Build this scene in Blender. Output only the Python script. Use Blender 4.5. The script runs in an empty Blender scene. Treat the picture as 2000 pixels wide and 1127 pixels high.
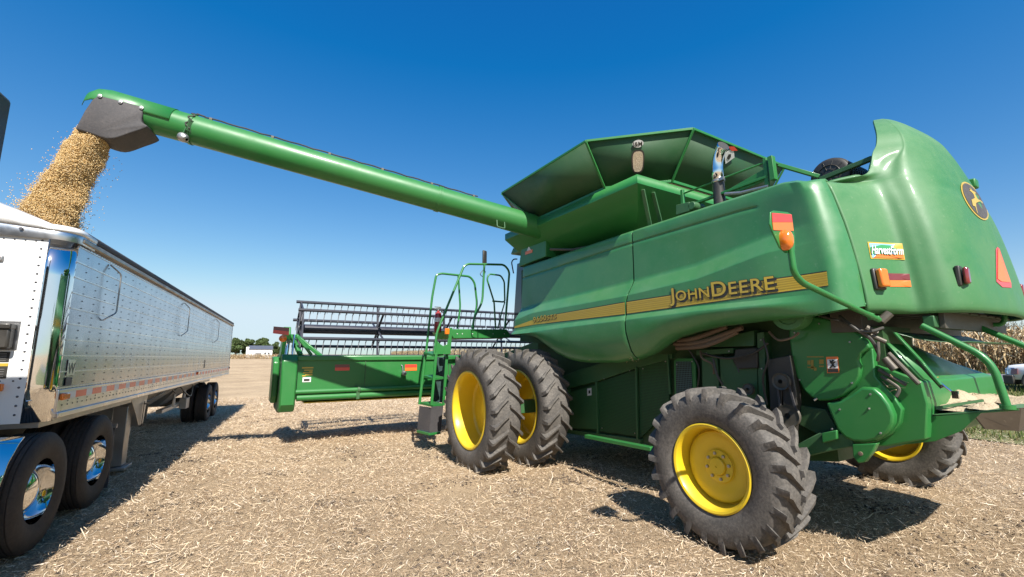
import bpy, bmesh, math, random
import numpy as np
from mathutils import Vector, Matrix
R = math.radians
S = bpy.context.scene
COL = S.collection
random.seed(7); RNG = np.random.default_rng(11)
PI = math.pi
# ------------------------------------------------------------------ camera, light, exposure
FPX, CXP, CYP, HZ, EYE = 860.0, 1000.0, 563.5, 692.0, 1.8
PITCH = math.atan((HZ-CYP)/FPX); YAW = math.atan(529/FPX*math.cos(PITCH))
cam = bpy.data.cameras.new('camera'); camo = bpy.data.objects.new('camera', cam); COL.objects.link(camo)
cam.sensor_width = 36; cam.lens = FPX/2000*36; cam.clip_start = .05; cam.clip_end = 6000
camo.location = (0, 0, EYE); camo.rotation_euler = (R(90)+PITCH, 0, -YAW)
S.camera = camo
SUN_AZ, SUN_EL = R(12.5), R(46)          # light travels towards +Y turned this much to +X
w = bpy.data.worlds.new('World'); S.world = w; w.use_nodes = True
nt = w.node_tree; bg = nt.nodes['Background']
sky = nt.nodes.new('ShaderNodeTexSky'); sky.sky_type = 'NISHITA'; sky.sun_disc = False
sky.sun_elevation = SUN_EL; sky.sun_rotation = PI + SUN_AZ
sky.altitude = 200; sky.air_density = 1.0; sky.dust_density = .35; sky.ozone_density = 2.6
hs = nt.nodes.new('ShaderNodeHueSaturation'); hs.inputs['Saturation'].default_value = 1.22; hs.inputs['Hue'].default_value = .492
nt.links.new(sky.outputs[0], hs.inputs['Color'])
sp_ = nt.nodes.new('ShaderNodeSeparateColor'); cb_ = nt.nodes.new('ShaderNodeCombineColor'); nt.links.new(hs.outputs[0], sp_.inputs[0])
def mth(op, a, b=None, c=None):          # a polarised sky: deep blue overhead, pale near the horizon
    n = nt.nodes.new('ShaderNodeMath'); n.operation = op
    for k, v in enumerate((a, b, c)):
        if v is None: continue
        if hasattr(v, 'links'): nt.links.new(v, n.inputs[k])
        else: n.inputs[k].default_value = v
    return n.outputs[0]
nt.links.new(mth('MAXIMUM', mth('SMOOTH_MIN', mth('MULTIPLY_ADD', sp_.outputs[0], 1.0, -.40), 3.5, 1.6), .03), cb_.inputs[0])
nt.links.new(mth('MAXIMUM', mth('SMOOTH_MIN', mth('MULTIPLY_ADD', sp_.outputs[1], .76, -.10), 4.35, 1.6), .05), cb_.inputs[1])
nt.links.new(mth('SMOOTH_MIN', mth('MULTIPLY', mth('POWER', sp_.outputs[2], .66), 1.36), 4.95, 1.2), cb_.inputs[2])
nt.links.new(cb_.outputs[0], bg.inputs['Color'])
bg.inputs['Strength'].default_value = .10
sl = bpy.data.lights.new('sun', 'SUN'); so = bpy.data.objects.new('sun', sl); COL.objects.link(so)
sl.energy = 4.4; sl.angle = R(.5); sl.color = (1, .955, .88)
sd = Vector((math.sin(SUN_AZ)*math.cos(SUN_EL), math.cos(SUN_AZ)*math.cos(SUN_EL), -math.sin(SUN_EL)))
so.rotation_euler = sd.to_track_quat('-Z', 'Y').to_euler(); so.location = (-8, -30, 30)
S.view_settings.view_transform = 'Standard'; S.view_settings.look = 'None'
S.view_settings.exposure = .95; S.view_settings.gamma = 1
S.render.engine = 'CYCLES'

# ------------------------------------------------------------------ survey helpers: photo pixel -> point on a known plane
def vadd(a, b): return (a[0]+b[0], a[1]+b[1], a[2]+b[2])
FW = np.array([math.sin(YAW)*math.cos(PITCH), math.cos(YAW)*math.cos(PITCH), math.sin(PITCH)])
RT = np.array([math.cos(YAW), -math.sin(YAW), 0]); UP = np.cross(RT, FW); C0 = np.array([0, 0, EYE])
def ray(x, y): return FW+RT*(x-CXP)/FPX-UP*(y-CYP)/FPX
def AX(x, y, X): r = ray(x, y); return tuple(C0+r*(X/r[0]))
def AY(x, y, Y): r = ray(x, y); return tuple(C0+r*(Y/r[1]))
def AZ(x, y, z): r = ray(x, y); return tuple(C0+r*((z-EYE)/r[2]))
def AP(x, y, P, n):
    r = ray(x, y); P = np.array(P, float); n = np.array(n, float); return tuple(C0+r*(((P-C0)@n)/(r@n)))

# ------------------------------------------------------------------ materials
def newmat(name):
    m = bpy.data.materials.new(name); m.use_nodes = True
    return m, m.node_tree, m.node_tree.nodes['Principled BSDF']
def N(nt, t, **k):
    n = nt.nodes.new(t)
    for a, b in k.items():
        if a in n.inputs: n.inputs[a].default_value = b
        else: setattr(n, a, b)
    return n
def noise(nt, scale, detail=5, rough=.6, co='Object', dist=0):
    tc = N(nt, 'ShaderNodeTexCoord'); n = N(nt, 'ShaderNodeTexNoise', Scale=scale, Detail=detail, Roughness=rough, Distortion=dist)
    nt.links.new(tc.outputs[co], n.inputs['Vector']); return n
def ramp(nt, src, stops):
    r = N(nt, 'ShaderNodeValToRGB'); el = r.color_ramp.elements
    while len(el) < len(stops): el.new(.5)
    for e, (p, c) in zip(el, stops): e.position = p; e.color = (*c, 1) if len(c) == 3 else c
    nt.links.new(src, r.inputs[0]); return r
def mix(nt, fac, a, b, mode='MIX'):
    m = N(nt, 'ShaderNodeMix', data_type='RGBA', blend_type=mode)
    for s, v in ((0, fac), (6, a), (7, b)):
        if hasattr(v, 'links'): nt.links.new(v, m.inputs[s])
        else: m.inputs[s].default_value = v if s == 0 else (*v, 1)
    return m.outputs[2]
def bump(nt, src, b, strength=.3, dist=.01):
    n = N(nt, 'ShaderNodeBump', Strength=strength, Distance=dist); nt.links.new(src, n.inputs['Height']); nt.links.new(n.outputs[0], b.inputs['Normal'])
def paint(name, col, rough=.3, coat=.6, dust=.18, dustcol=(.42, .36, .26), metal=0, dscale=2.2, bmp=.05):
    m, nt, b = newmat(name)
    n1 = noise(nt, dscale, 8, .7); n2 = noise(nt, 28, 4, .6)
    f = ramp(nt, n1.outputs[0], [(.30, (dust*.35,)*3), (.75, (dust,)*3)])
    sp = ramp(nt, n2.outputs[0], [(.62, (0,)*3), (.75, (dust*.7,)*3)])
    fac = mix(nt, 1.0, f.outputs[0], sp.outputs[0], 'ADD')
    geo = N(nt, 'ShaderNodeNewGeometry'); sx = N(nt, 'ShaderNodeSeparateXYZ'); nt.links.new(geo.outputs['Normal'], sx.inputs[0])
    up = ramp(nt, sx.outputs[2], [(.25, (1,)*3), (1, (2.0,)*3)])
    fac = mix(nt, 1.0, fac, up.outputs[0], 'MULTIPLY')
    c = mix(nt, fac, col, dustcol); nt.links.new(c, b.inputs['Base Color'])
    rr = ramp(nt, n1.outputs[0], [(.3, (rough*.85,)*3), (.8, (min(1, rough*1.5),)*3)]); nt.links.new(rr.outputs[0], b.inputs['Roughness'])
    b.inputs['Metallic'].default_value = metal
    b.inputs['Coat Weight'].default_value = coat; b.inputs['Coat Roughness'].default_value = .12
    if bmp: bump(nt, noise(nt, 3.0, 2, .5).outputs[0], b, bmp, .05)
    return m
M = {}
GREEN = (.012, .165, .030)
M['green'] = paint('green_paint', GREEN, .40, .16, .045)
M['green_dusty'] = paint('dusty_green_paint', (.018, .150, .036), .50, .06, .14, (.42, .44, .30))
M['green_side'] = paint('side_panel_paint', (.014, .165, .036), .34, .32, .17, (.34, .40, .30))
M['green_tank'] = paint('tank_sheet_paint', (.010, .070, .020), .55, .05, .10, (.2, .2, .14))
M['green_dull'] = paint('dull_green_paint', (.011, .098, .026), .5, .1, .10)
M['green_deep'] = paint('deep_green_paint', (.008, .06, .014), .55, .05, .16, (.16, .12, .07))  # darker green with brown dust, for inner body and frame parts
M['yellow'] = paint('yellow_paint', (.72, .50, .008), .38, .3, .10, (.35, .26, .14))
M['stripe'] = paint('stripe_yellow', (.50, .34, .02), .4, .3, .12)
M['stripe_line'] = paint('stripe_line', (.30, .20, .02), .45, .1, .05)
M['ink'] = paint('black_ink', (.012, .012, .012), .5, .1, .06)
M['black'] = paint('black_plastic', (.013, .013, .014), .45, .1, .10)
M['darksteel'] = paint('dark_steel', (.035, .032, .03), .5, 0, .25, metal=.3)
M['reelblue'] = paint('dark_blue_steel', (.012, .016, .034), .42, .2, .06)
M['white'] = paint('white_paint', (.80, .80, .79), .3, .4, .05)
M['sticker'] = paint('sticker_white', (.7, .7, .68), .45, .1, .08)
M['sticker_straw'] = paint('straw_yellow', (.55, .42, .26), .8, 0, .1)
M['red'] = paint('reflector_red', (.72, .035, .018), .3, .4, .10)
M['darkred'] = paint('reflector_dark_red', (.16, .012, .018), .3, .4, .10)
M['orange'] = paint('reflector_orange', (.85, .17, .015), .35, .3, .08)
M['amber'] = paint('amber_lens', (.75, .17, .005), .12, 1, .03, bmp=0)
M['redlens'] = paint('red_lens', (.20, .008, .012), .12, 1, .06, bmp=0)
M['skyblue'] = paint('sticker_blue', (.25, .5, .75), .4, .2, .03)
M['fieldgreen'] = paint('sticker_green', (.04, .28, .09), .4, .2, .03)
M['fire'] = paint('extinguisher_red', (.30, .012, .012), .3, .5, .05)
M['plategreen'] = paint('plate_green', (.02, .22, .06), .4, .2, .05)
M['rust'] = paint('rusty_brown', (.09, .045, .028), .7, 0, .3)
M['brown'] = paint('brown_rubber_belt', (.040, .026, .020), .6, 0, .25)
def rubber(name, col, dcol, amt):
    m, nt, b = newmat(name)
    n1 = noise(nt, 5, 8, .7); n2 = noise(nt, 40, 6, .7)
    f = ramp(nt, n1.outputs[0], [(.35, (amt*.45,)*3), (.7, (amt,)*3)])
    f2 = ramp(nt, n2.outputs[0], [(.35, (.6,)*3), (.7, (1.25,)*3)])
    nt.links.new(mix(nt, mix(nt, 1, f.outputs[0], f2.outputs[0], 'MULTIPLY'), col, dcol), b.inputs['Base Color'])
    b.inputs['Roughness'].default_value = .72; b.inputs['Specular IOR Level'].default_value = .35
    bump(nt, n2.outputs[0], b, .35, .006); return m
M['tyre'] = rubber('dusty_tyre_rubber', (.027, .027, .027), (.225, .20, .172), .68)
M['roadtyre'] = rubber('road_tyre_rubber', (.018, .017, .017), (.13, .10, .08), .32)
M['rubber'] = rubber('grey_rubber', (.045, .045, .05), (.16, .14, .13), .4)
def metal(name, col, rough, var=.12, metallic=1, scale=3, dirt=.12):
    m, nt, b = newmat(name)
    n1 = noise(nt, scale, 6, .65)
    r = ramp(nt, n1.outputs[0], [(.3, (rough*(1-var*3),)*3), (.7, (rough*(1+var*3),)*3)]); nt.links.new(r.outputs[0], b.inputs['Roughness'])
    n2 = noise(nt, 9, 8, .7); f = ramp(nt, n2.outputs[0], [(.45, (0,)*3), (.8, (dirt,)*3)])
    nt.links.new(mix(nt, f.outputs[0], col, (.25, .21, .16)), b.inputs['Base Color'])
    b.inputs['Metallic'].default_value = metallic; return m
M['chrome'] = metal('polished_chrome', (.82, .83, .84), .05, .2, dirt=.06)
M['alu'] = metal('polished_aluminium_sheet', (.40, .44, .51), .23, .10, dirt=.12)
M['alurib'] = metal('aluminium_trim', (.70, .70, .71), .32, .1)
M['galv'] = metal('dull_galvanised_steel', (.42, .41, .40), .45, .1, .9, dirt=.3)
M['rivet'] = metal('dark_rivet', (.10, .10, .11), .5, .1, .6)
M['rail'] = metal('weathered_top_rail', (.42, .37, .32), .5, .1, .8, dirt=.4)
m, nt, b = newmat('dark_glass'); b.inputs['Base Color'].default_value = (.012, .015, .018, 1); b.inputs['Roughness'].default_value = .06; b.inputs['Coat Weight'].default_value = .5
bump(nt, noise(nt, 2, 2).outputs[0], b, .02, .02); M['glass'] = m
def mesh_screen(name, col, hole, scale, rows):
    m, nt, b = newmat(name)
    tc = N(nt, 'ShaderNodeTexCoord'); v = N(nt, 'ShaderNodeTexVoronoi', Scale=scale); v.inputs['Randomness'].default_value = 0.0
    mp = N(nt, 'ShaderNodeMapping'); mp.inputs['Scale'].default_value = (.02, 1, 1); nt.links.new(tc.outputs['Object'], mp.inputs[0]); nt.links.new(mp.outputs[0], v.inputs['Vector'])
    r = ramp(nt, v.outputs['Distance'], [(.36, hole), (.42, col)]); nt.links.new(r.outputs[0], b.inputs['Base Color']); b.inputs['Roughness'].default_value = .55
    return m
M['screen'] = mesh_screen('green_wire_screen', (.014, .10, .024), (.004, .012, .006), 48, 0)
M['perf'] = mesh_screen('perforated_plate', (.05, .11, .10), (.002, .003, .003), 42, 0)
M['perfblack'] = mesh_screen('perforated_black_rubber', (.02, .02, .02), (.25, .22, .18), 26, 0)
def vcol(name, rough=.8, trans=0, attr='Col', b_=0):
    m, nt, b = newmat(name)
    a = N(nt, 'ShaderNodeAttribute', attribute_name=attr)
    n = noise(nt, 60, 3); f = ramp(nt, n.outputs[0], [(.3, (.78,)*3), (.7, (1.15,)*3)])
    nt.links.new(mix(nt, 1, a.outputs['Color'], f.outputs[0], 'MULTIPLY'), b.inputs['Base Color'])
    b.inputs['Roughness'].default_value = rough; b.inputs['Specular IOR Level'].default_value = .25
    if trans:
        t = N(nt, 'ShaderNodeBsdfTranslucent'); nt.links.new(a.outputs['Color'], t.inputs['Color']); s = N(nt, 'ShaderNodeMixShader'); s.inputs[0].default_value = trans
        nt.links.new(b.outputs[0], s.inputs[1]); nt.links.new(t.outputs[0], s.inputs[2]); nt.links.new(s.outputs[0], nt.nodes['Material Output'].inputs[0])
    return m
M['straw'] = vcol('straw_bits', .75, .12); M['bean'] = vcol('soybean', .5); M['corn'] = vcol('dry_corn_leaf', .8, .2)
M['leaf'] = vcol('tree_leaf', .6, .25); M['grass'] = vcol('grass_blade', .7, .25)
m, nt, b = newmat('chaff_pile'); n1 = noise(nt, 60, 6, .7); n2 = noise(nt, 9, 5)
nt.links.new(mix(nt, n2.outputs[0], ramp(nt, n1.outputs[0], [(.3, (.34, .25, .15)), (.65, (.62, .50, .35))]).outputs[0], (.5, .4, .27)), b.inputs['Base Color'])
b.inputs['Roughness'].default_value = .9; bump(nt, n1.outputs[0], b, .8, .02); M['chaff'] = m
m, nt, b = newmat('bark'); n1 = noise(nt, 8, 6)
nt.links.new(ramp(nt, n1.outputs[0], [(.3, (.04, .03, .02)), (.7, (.12, .09, .07))]).outputs[0], b.inputs['Base Color']); b.inputs['Roughness'].default_value = .9; M['bark'] = m

# ------------------------------------------------------------------ mesh helpers
def org(p):
    o = Vector((0, 0, 0))
    while p is not None: o = o+p.location; p = p.parent
    return o
class MB:
    def __init__(s): s.v = []; s.f = []
    def add(s, v, f):
        o = len(s.v); s.v += [tuple(map(float, p)) for p in v]; s.f += [tuple(i+o for i in q) for q in f]; return s
    def hexa(s, p):   # 8 corners: bottom loop 4, top loop 4
        return s.add(p, [(3, 2, 1, 0), (4, 5, 6, 7), (0, 1, 5, 4), (1, 2, 6, 5), (2, 3, 7, 6), (3, 0, 4, 7)])
    def box(s, x0, x1, y0, y1, z0, z1):
        return s.hexa([(x0, y0, z0), (x1, y0, z0), (x1, y1, z0), (x0, y1, z0), (x0, y0, z1), (x1, y0, z1), (x1, y1, z1), (x0, y1, z1)])
    def obox(s, c, a, b, d):
        c, a, b, d = map(Vector, (c, a, b, d))
        return s.hexa([c-a-b-d, c+a-b-d, c+a+b-d, c-a+b-d, c-a-b+d, c+a-b+d, c+a+b+d, c-a+b+d])
    def bar(s, p, q, w, h, up=(0, 0, 1)):
        p, q, up = Vector(p), Vector(q), Vector(up); d = (q-p); x = d.cross(up).normalized(); y = x.cross(d).normalized()
        return s.obox((p+q)/2, d/2, x*w/2, y*h/2)
    def prism(s, pts, off):
        n = len(pts); off = Vector(off); a = [Vector(p) for p in pts]; bq = [p+off for p in a]
        return s.add(a+bq, [tuple(range(n)), tuple(range(2*n-1, n-1, -1))]+[(i, i+n, (i+1) % n+n, (i+1) % n) for i in range(n)])
    def tube(s, pts, r, n=10, caps=True):
        pts = [Vector(p) for p in pts]; rs = r if isinstance(r, (list, tuple)) else [r]*len(pts)
        vs = []; ref = None
        for i, p in enumerate(pts):
            t = (pts[min(i+1, len(pts)-1)]-pts[max(i-1, 0)]).normalized()
            if ref is None: ref = t.orthogonal().normalized()
            ref = (ref-t*ref.dot(t)).normalized(); bq = t.cross(ref)
            vs += [p+(ref*math.cos(2*PI*k/n)+bq*math.sin(2*PI*k/n))*rs[i] for k in range(n)]
        f = [(i*n+k, i*n+(k+1) % n, (i+1)*n+(k+1) % n, (i+1)*n+k) for i in range(len(pts)-1) for k in range(n)]
        if caps: f += [tuple(range(n-1, -1, -1)), tuple(range((len(pts)-1)*n, len(pts)*n))]
        return s.add(vs, f)
    def lathe(s, prof, c, axis, n=48, ref=None):   # prof: (radius, along)
        c, axis = Vector(c), Vector(axis).normalized(); u = axis.orthogonal().normalized() if ref is None else Vector(ref); vv = axis.cross(u)
        vs = [c+axis*a+(u*math.cos(2*PI*k/n)+vv*math.sin(2*PI*k/n))*r for r, a in prof for k in range(n)]
        return s.add(vs, [(i*n+k, i*n+(k+1) % n, (i+1)*n+(k+1) % n, (i+1)*n+k) for i in range(len(prof)-1) for k in range(n)])
    def grid(s, P):
        h, w_ = len(P), len(P[0])
        return s.add([p for r in P for p in r], [(i*w_+j, i*w_+j+1, (i+1)*w_+j+1, (i+1)*w_+j) for i in range(h-1) for j in range(w_-1)])
    def merge(s, o): return s.add(o.v, o.f)
    def pieces(s):
        n = len(s.v); par = list(range(n))
        def fd(i):
            while par[i] != i: par[i] = par[par[i]]; i = par[i]
            return i
        for f in s.f:
            a = fd(f[0])
            for q in f[1:]:
                b_ = fd(q)
                if b_ != a: par[b_] = a
        comp = {}
        for i in range(n): comp.setdefault(fd(i), []).append(i)
        keys = list(comp)
        if len(keys) < 2 or len(keys) > 400: return [s]
        V = np.array(s.v); lo = np.array([V[comp[k]].min(0) for k in keys]); hi = np.array([V[comp[k]].max(0) for k in keys]); sz = (hi-lo).max(1); g = list(range(len(keys)))
        for i in range(len(keys)):
            gap = np.linalg.norm(np.maximum(0, np.maximum(lo-hi[i], lo[i]-hi)), axis=1)
            for j in np.nonzero(gap <= np.maximum(.02, .5*np.maximum(sz, sz[i])))[0]:
                a, b_ = g[i], g[j]
                if a != b_: g = [a if x == b_ else x for x in g]
        if len(set(g)) < 2: return [s]
        where = {}
        for k, gg in zip(keys, g):
            for i in comp[k]: where[i] = gg
        out = []
        for gg in dict.fromkeys(g):
            idx = [i for i in range(n) if where[i] == gg]; m_ = {i: k for k, i in enumerate(idx)}; q = MB(); q.v = [s.v[i] for i in idx]; q.f = [tuple(m_[i] for i in f) for f in s.f if where[f[0]] == gg]; out.append(q)
        return out
    def build(s, name, mat, parent=None, *a, **k):
        one = parent is None or any(t in name for t in ('rivet', 'line', 'letter', 'figure', 'decal', 'rib', 'text', 'bead', 'border', 'number'))
        ps = [s] if one else s.pieces(); o = ps[0].build1(name, mat, parent, *a, **k)
        for q in ps[1:]: q.build1(name, mat, parent, *a, **k)
        return o
    def build1(s, name, mat, parent=None, ang=35, bevel=0, solid=0, local=False, sub=0, seg=2, wn=False):
        while parent is not None and parent.parent is not None and parent.parent.parent is not None: parent = parent.parent   # thing > part > sub-part
        me = bpy.data.meshes.new(name); o_ = Vector((0, 0, 0)) if local else org(parent)
        me.from_pydata([(p[0]-o_.x, p[1]-o_.y, p[2]-o_.z) for p in s.v], [], s.f)
        bm = bmesh.new(); bm.from_mesh(me); bmesh.ops.recalc_face_normals(bm, faces=bm.faces); bm.to_mesh(me); bm.free()
        me.polygons.foreach_set('use_smooth', [True]*len(me.polygons)); me.set_sharp_from_angle(angle=R(ang))
        me.materials.append(M[mat] if isinstance(mat, str) else mat)
        o = bpy.data.objects.new(name, me); COL.objects.link(o); o.parent = parent
        if solid: q = o.modifiers.new('solid', 'SOLIDIFY'); q.thickness = solid; q.offset = -1
        if wn: q = o.modifiers.new('weighted', 'WEIGHTED_NORMAL'); q.weight = 90; q.keep_sharp = True
        if sub: q = o.modifiers.new('sub', 'SUBSURF'); q.levels = sub; q.render_levels = sub
        if bevel: q = o.modifiers.new('bevel', 'BEVEL'); q.width = bevel; q.segments = seg; q.limit_method = 'ANGLE'; q.angle_limit = R(40); q.harden_normals = False
        return o
def tag(o, label=None, cat=None, group=None, kind=None):
    for k, v in (('label', label), ('category', cat), ('group', group), ('kind', kind)):
        if v: o[k] = v
    return o
def thing(name, loc, label, cat, group=None):
    o = bpy.data.objects.new(name, None); COL.objects.link(o); o.location = loc; o.empty_display_size = .2; return tag(o, label, cat, group)
def part(name, parent, loc=(0, 0, 0)):
    o = bpy.data.objects.new(name, None); COL.objects.link(o); o.parent = parent; o.location = Vector(loc)-org(parent); o.empty_display_size = .1; return o
def copy_tree(o, parent=None):
    c = o.copy(); COL.objects.link(c); c.parent = parent
    for ch in list(o.children): copy_tree(ch, c)
    return c
def smooth(pts, n=8, closed=False):   # Catmull-Rom through points
    P = [np.array(p, float) for p in pts]; out = []
    for i in range(len(P)-1):
        a = P[max(i-1, 0)]; b_ = P[i]; c = P[i+1]; d = P[min(i+2, len(P)-1)]
        for k in range(n):
            t = k/n; out.append(tuple(.5*((2*b_)+(c-a)*t+(2*a-5*b_+4*c-d)*t*t+(3*b_-a-3*c+d)*t**3)))
    out.append(tuple(P[-1])); return out
def fillet(pts, r=.08, n=5):          # polyline with rounded corners
    P = [Vector(p) for p in pts]; out = [P[0]]
    for i in range(1, len(P)-1):
        a, b_, c = P[i-1], P[i], P[i+1]; d1 = (a-b_); d2 = (c-b_); k = min(r, d1.length*.45, d2.length*.45)
        p, q = b_+d1.normalized()*k, b_+d2.normalized()*k
        out += [(1-t)**2*p+2*t*(1-t)*b_+t*t*q for t in [j/n for j in range(n+1)]]
    return out+[P[-1]]
def text(mb, s, size, o, u, v, depth=.003, bold=0.0, width=1.0, align='LEFT'):
    cu = bpy.data.curves.new('t', 'FONT'); cu.body = s; cu.size = 1; cu.extrude = 0; cu.offset = bold; cu.align_x = align; cu.resolution_u = 4
    ob = bpy.data.objects.new('t', cu); COL.objects.link(ob); dg = bpy.context.evaluated_depsgraph_get(); dg.update()
    me = bpy.data.meshes.new_from_object(ob.evaluated_get(dg)); o, u, v = Vector(o), Vector(u), Vector(v); nrm = u.cross(v).normalized()
    vs = [o+u*(p.co.x*size*width)+v*(p.co.y*size) for p in me.vertices]; mx = max([p.co.x for p in me.vertices] or [0])*size*width
    mb.add([q+nrm*depth for q in vs], [tuple(p.vertices) for p in me.polygons])
    bpy.data.objects.remove(ob); bpy.data.curves.remove(cu); bpy.data.meshes.remove(me); return mx
def interp(x, xs, ys): return float(np.interp(x, xs, ys))
def fastmesh(name, V, quads, mat, cols=None, tri=False):
    k = 3 if tri else 4; me = bpy.data.meshes.new(name); nv, nf = len(V), len(quads)
    me.vertices.add(nv); me.vertices.foreach_set('co', np.ascontiguousarray(V, np.float32).ravel())
    me.loops.add(nf*k); me.loops.foreach_set('vertex_index', np.ascontiguousarray(quads, np.int32).ravel())
    me.polygons.add(nf); me.polygons.foreach_set('loop_start', np.arange(nf, dtype=np.int32)*k)
    if cols is not None:
        a = me.color_attributes.new('Col', 'FLOAT_COLOR', 'POINT'); c4 = np.ones((nv, 4), np.float32); c4[:, :3] = cols; a.data.foreach_set('color', c4.ravel())
    me.update(calc_edges=True); me.validate(); me.materials.append(M[mat]); return me
# ------------------------------------------------------------------ ground
def sstep(x, a, b): t = np.clip((x-a)/(b-a), 0, 1); return t*t*(3-2*t)
EDGE = lambda Y: 33.6+.147*(Y-7.6)                       # face of the standing corn
def terrain(X, Y):
    X, Y = np.asarray(X, float), np.asarray(Y, float)
    z = .8*sstep(X-.147*(Y-7.6), 13, 33)
    return z-.34*sstep(Y, 8, 24)*(1-sstep(X-.147*Y, 4, 16))
def lump(X, Y):
    return (.018*np.sin(X*2.1+1.3*np.sin(Y*1.7))*np.sin(Y*2.6+.8)+.012*np.sin(X*5.3+2*Y)*np.sin(Y*6.1-X)+.02*np.sin(X*.7+Y*.9))
def axis_pts(a, b, near, step, grow):
    out = list(np.arange(-near, near, step)); x = near; d = step
    while x < b: out.append(x); d *= grow; x += d
    out.append(b); x = -near; d = step; lo = []
    while x > a: x -= d; d *= grow; lo.append(max(x, a))
    return np.array(sorted(lo)+out)
gx = np.unique(axis_pts(-1500, 1500, 16, .14, 1.16)); gy = np.unique(axis_pts(-600, 2500, 16, .14, 1.16))
GX, GY = np.meshgrid(gx, gy); fade = np.clip(1-np.hypot(GX-3, GY-6)/30, 0, 1)
GZ = terrain(GX, GY)+lump(GX, GY)*fade; nxg, nyg = len(gx), len(gy)
idx = np.arange(nxg*nyg).reshape(nyg, nxg); quads = np.stack([idx[:-1, :-1], idx[:-1, 1:], idx[1:, 1:], idx[1:, :-1]], -1).reshape(-1, 4)
m, nt, b = newmat('harvested_field')
nA = noise(nt, .35, 6, .65); nB = noise(nt, 3.5, 8, .75); nC = noise(nt, 38, 6, .75, dist=1.2); nD = noise(nt, .05, 4, .6)
c1 = ramp(nt, nC.outputs[0], [(.28, (.12, .083, .052)), (.42, (.37, .275, .175)), (.60, (.57, .44, .295)), (.8, (.71, .57, .42))])
soil = ramp(nt, nC.outputs[0], [(.3, (.09, .07, .055)), (.7, (.24, .19, .14))])
fs = ramp(nt, nB.outputs[0], [(.56, (0,)*3), (.68, (.85,)*3)])
c = mix(nt, fs.outputs[0], c1.outputs[0], soil.outputs[0])
c = mix(nt, 1, c, ramp(nt, nA.outputs[0], [(.35, (.80, .78, .76)), (.65, (1.1, 1.09, 1.06))]).outputs[0], 'MULTIPLY')
c = mix(nt, 1, c, ramp(nt, nD.outputs[0], [(.4, (.9, .88, .86)), (.6, (1.06, 1.05, 1.04))]).outputs[0], 'MULTIPLY')
nt.links.new(c, b.inputs['Base Color']); b.inputs['Roughness'].default_value = .95; b.inputs['Specular IOR Level'].default_value = .1
bump(nt, nC.outputs[0], b, .9, .03); M['field'] = m
me = fastmesh('field_ground', np.stack([GX, GY, GZ], -1).reshape(-1, 3), quads, 'field'); me.polygons.foreach_set('use_smooth', [True]*len(me.polygons))
o = bpy.data.objects.new('field_ground', me); COL.objects.link(o); tag(o, kind='structure')

# straw litter lying on the ground
def litter(n, rmin, rmax, power, lmin, lmax, wmin, wmax, name, palette, lift=.0):
    u = RNG.random(n); r = (rmin**power+u*(rmax**power-rmin**power))**(1/power)
    th = YAW+(RNG.random(n)-.5)*R(116); X, Y = r*np.sin(th), r*np.cos(th)
    patch = np.sin(X*1.9+2*np.sin(Y*1.1))*np.sin(Y*2.3+1.7*np.sin(X*.9))+.6*np.sin(X*4.1-Y*3.3)+.5*RNG.normal(size=n)
    keep = (patch > -1.0)&(X-.147*Y < 17); X, Y, r = X[keep], Y[keep], r[keep]; n = len(X)
    Z = terrain(X, Y)+lump(X, Y)*np.clip(1-np.hypot(X-3, Y-6)/30, 0, 1)+RNG.random(n)**2*.05*(1+r*.02)+.003
    L = (lmin+(lmax-lmin)*RNG.random(n)**3.6)*(1+.035*r); W = (wmin+(wmax-wmin)*RNG.random(n)**1.5)*(1+.10*r)
    a = RNG.random(n)*2*PI; t = RNG.normal(size=n)*.38; roll = RNG.random(n)*PI
    D = np.stack([np.cos(a)*np.cos(t), np.sin(a)*np.cos(t), np.sin(t)], -1)
    up = np.array([0, 0, 1.]); Sd = np.cross(D, up); Sd /= np.linalg.norm(Sd, axis=1)[:, None]; Nn = np.cross(Sd, D)
    Wd = Sd*np.cos(roll)[:, None]+Nn*np.sin(roll)[:, None]*.6
    c = np.stack([X, Y, Z], -1); bend = (RNG.normal(size=n)*.14)[:, None]*L[:, None]*(Sd*.8+up*.35)
    A, Bm, E = c-D*L[:, None]/2, c+bend, c+D*L[:, None]/2; h = Wd*W[:, None]/2
    V = np.stack([A-h*.7, A+h*.7, Bm-h, Bm+h, E-h*.6, E+h*.6], 1).reshape(-1, 3); b0 = np.arange(n)*6
    Q = np.concatenate([np.stack([b0, b0+1, b0+3, b0+2], -1), np.stack([b0+2, b0+3, b0+5, b0+4], -1)])
    pal = np.array(palette); ci = np.minimum((RNG.random(n)**1.3*len(pal)).astype(int), len(pal)-1); col = pal[ci]*(.75+.5*RNG.random((n, 1)))
    me = fastmesh(name, V, Q, 'straw', np.repeat(col, 6, 0)); o = bpy.data.objects.new(name, me); COL.objects.link(o); return o
PAL = [(.72, .57, .385), (.66, .515, .345), (.76, .62, .45), (.56, .42, .28), (.80, .68, .53), (.38, .26, .16), (.20, .13, .085)]
o = litter(16000, 2.6, 22, 1.1, .05, .18, .003, .006, 'straw_stalks', PAL); tag(o, 'long pale bean stalks lying loose on the field', 'straw', kind='stuff')
o = litter(560000, 2.6, 26, 1.15, .012, .085, .002, .0052, 'straw_litter', PAL); tag(o, 'pale chopped bean straw scattered over the harvested field', 'straw', kind='stuff')

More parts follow.
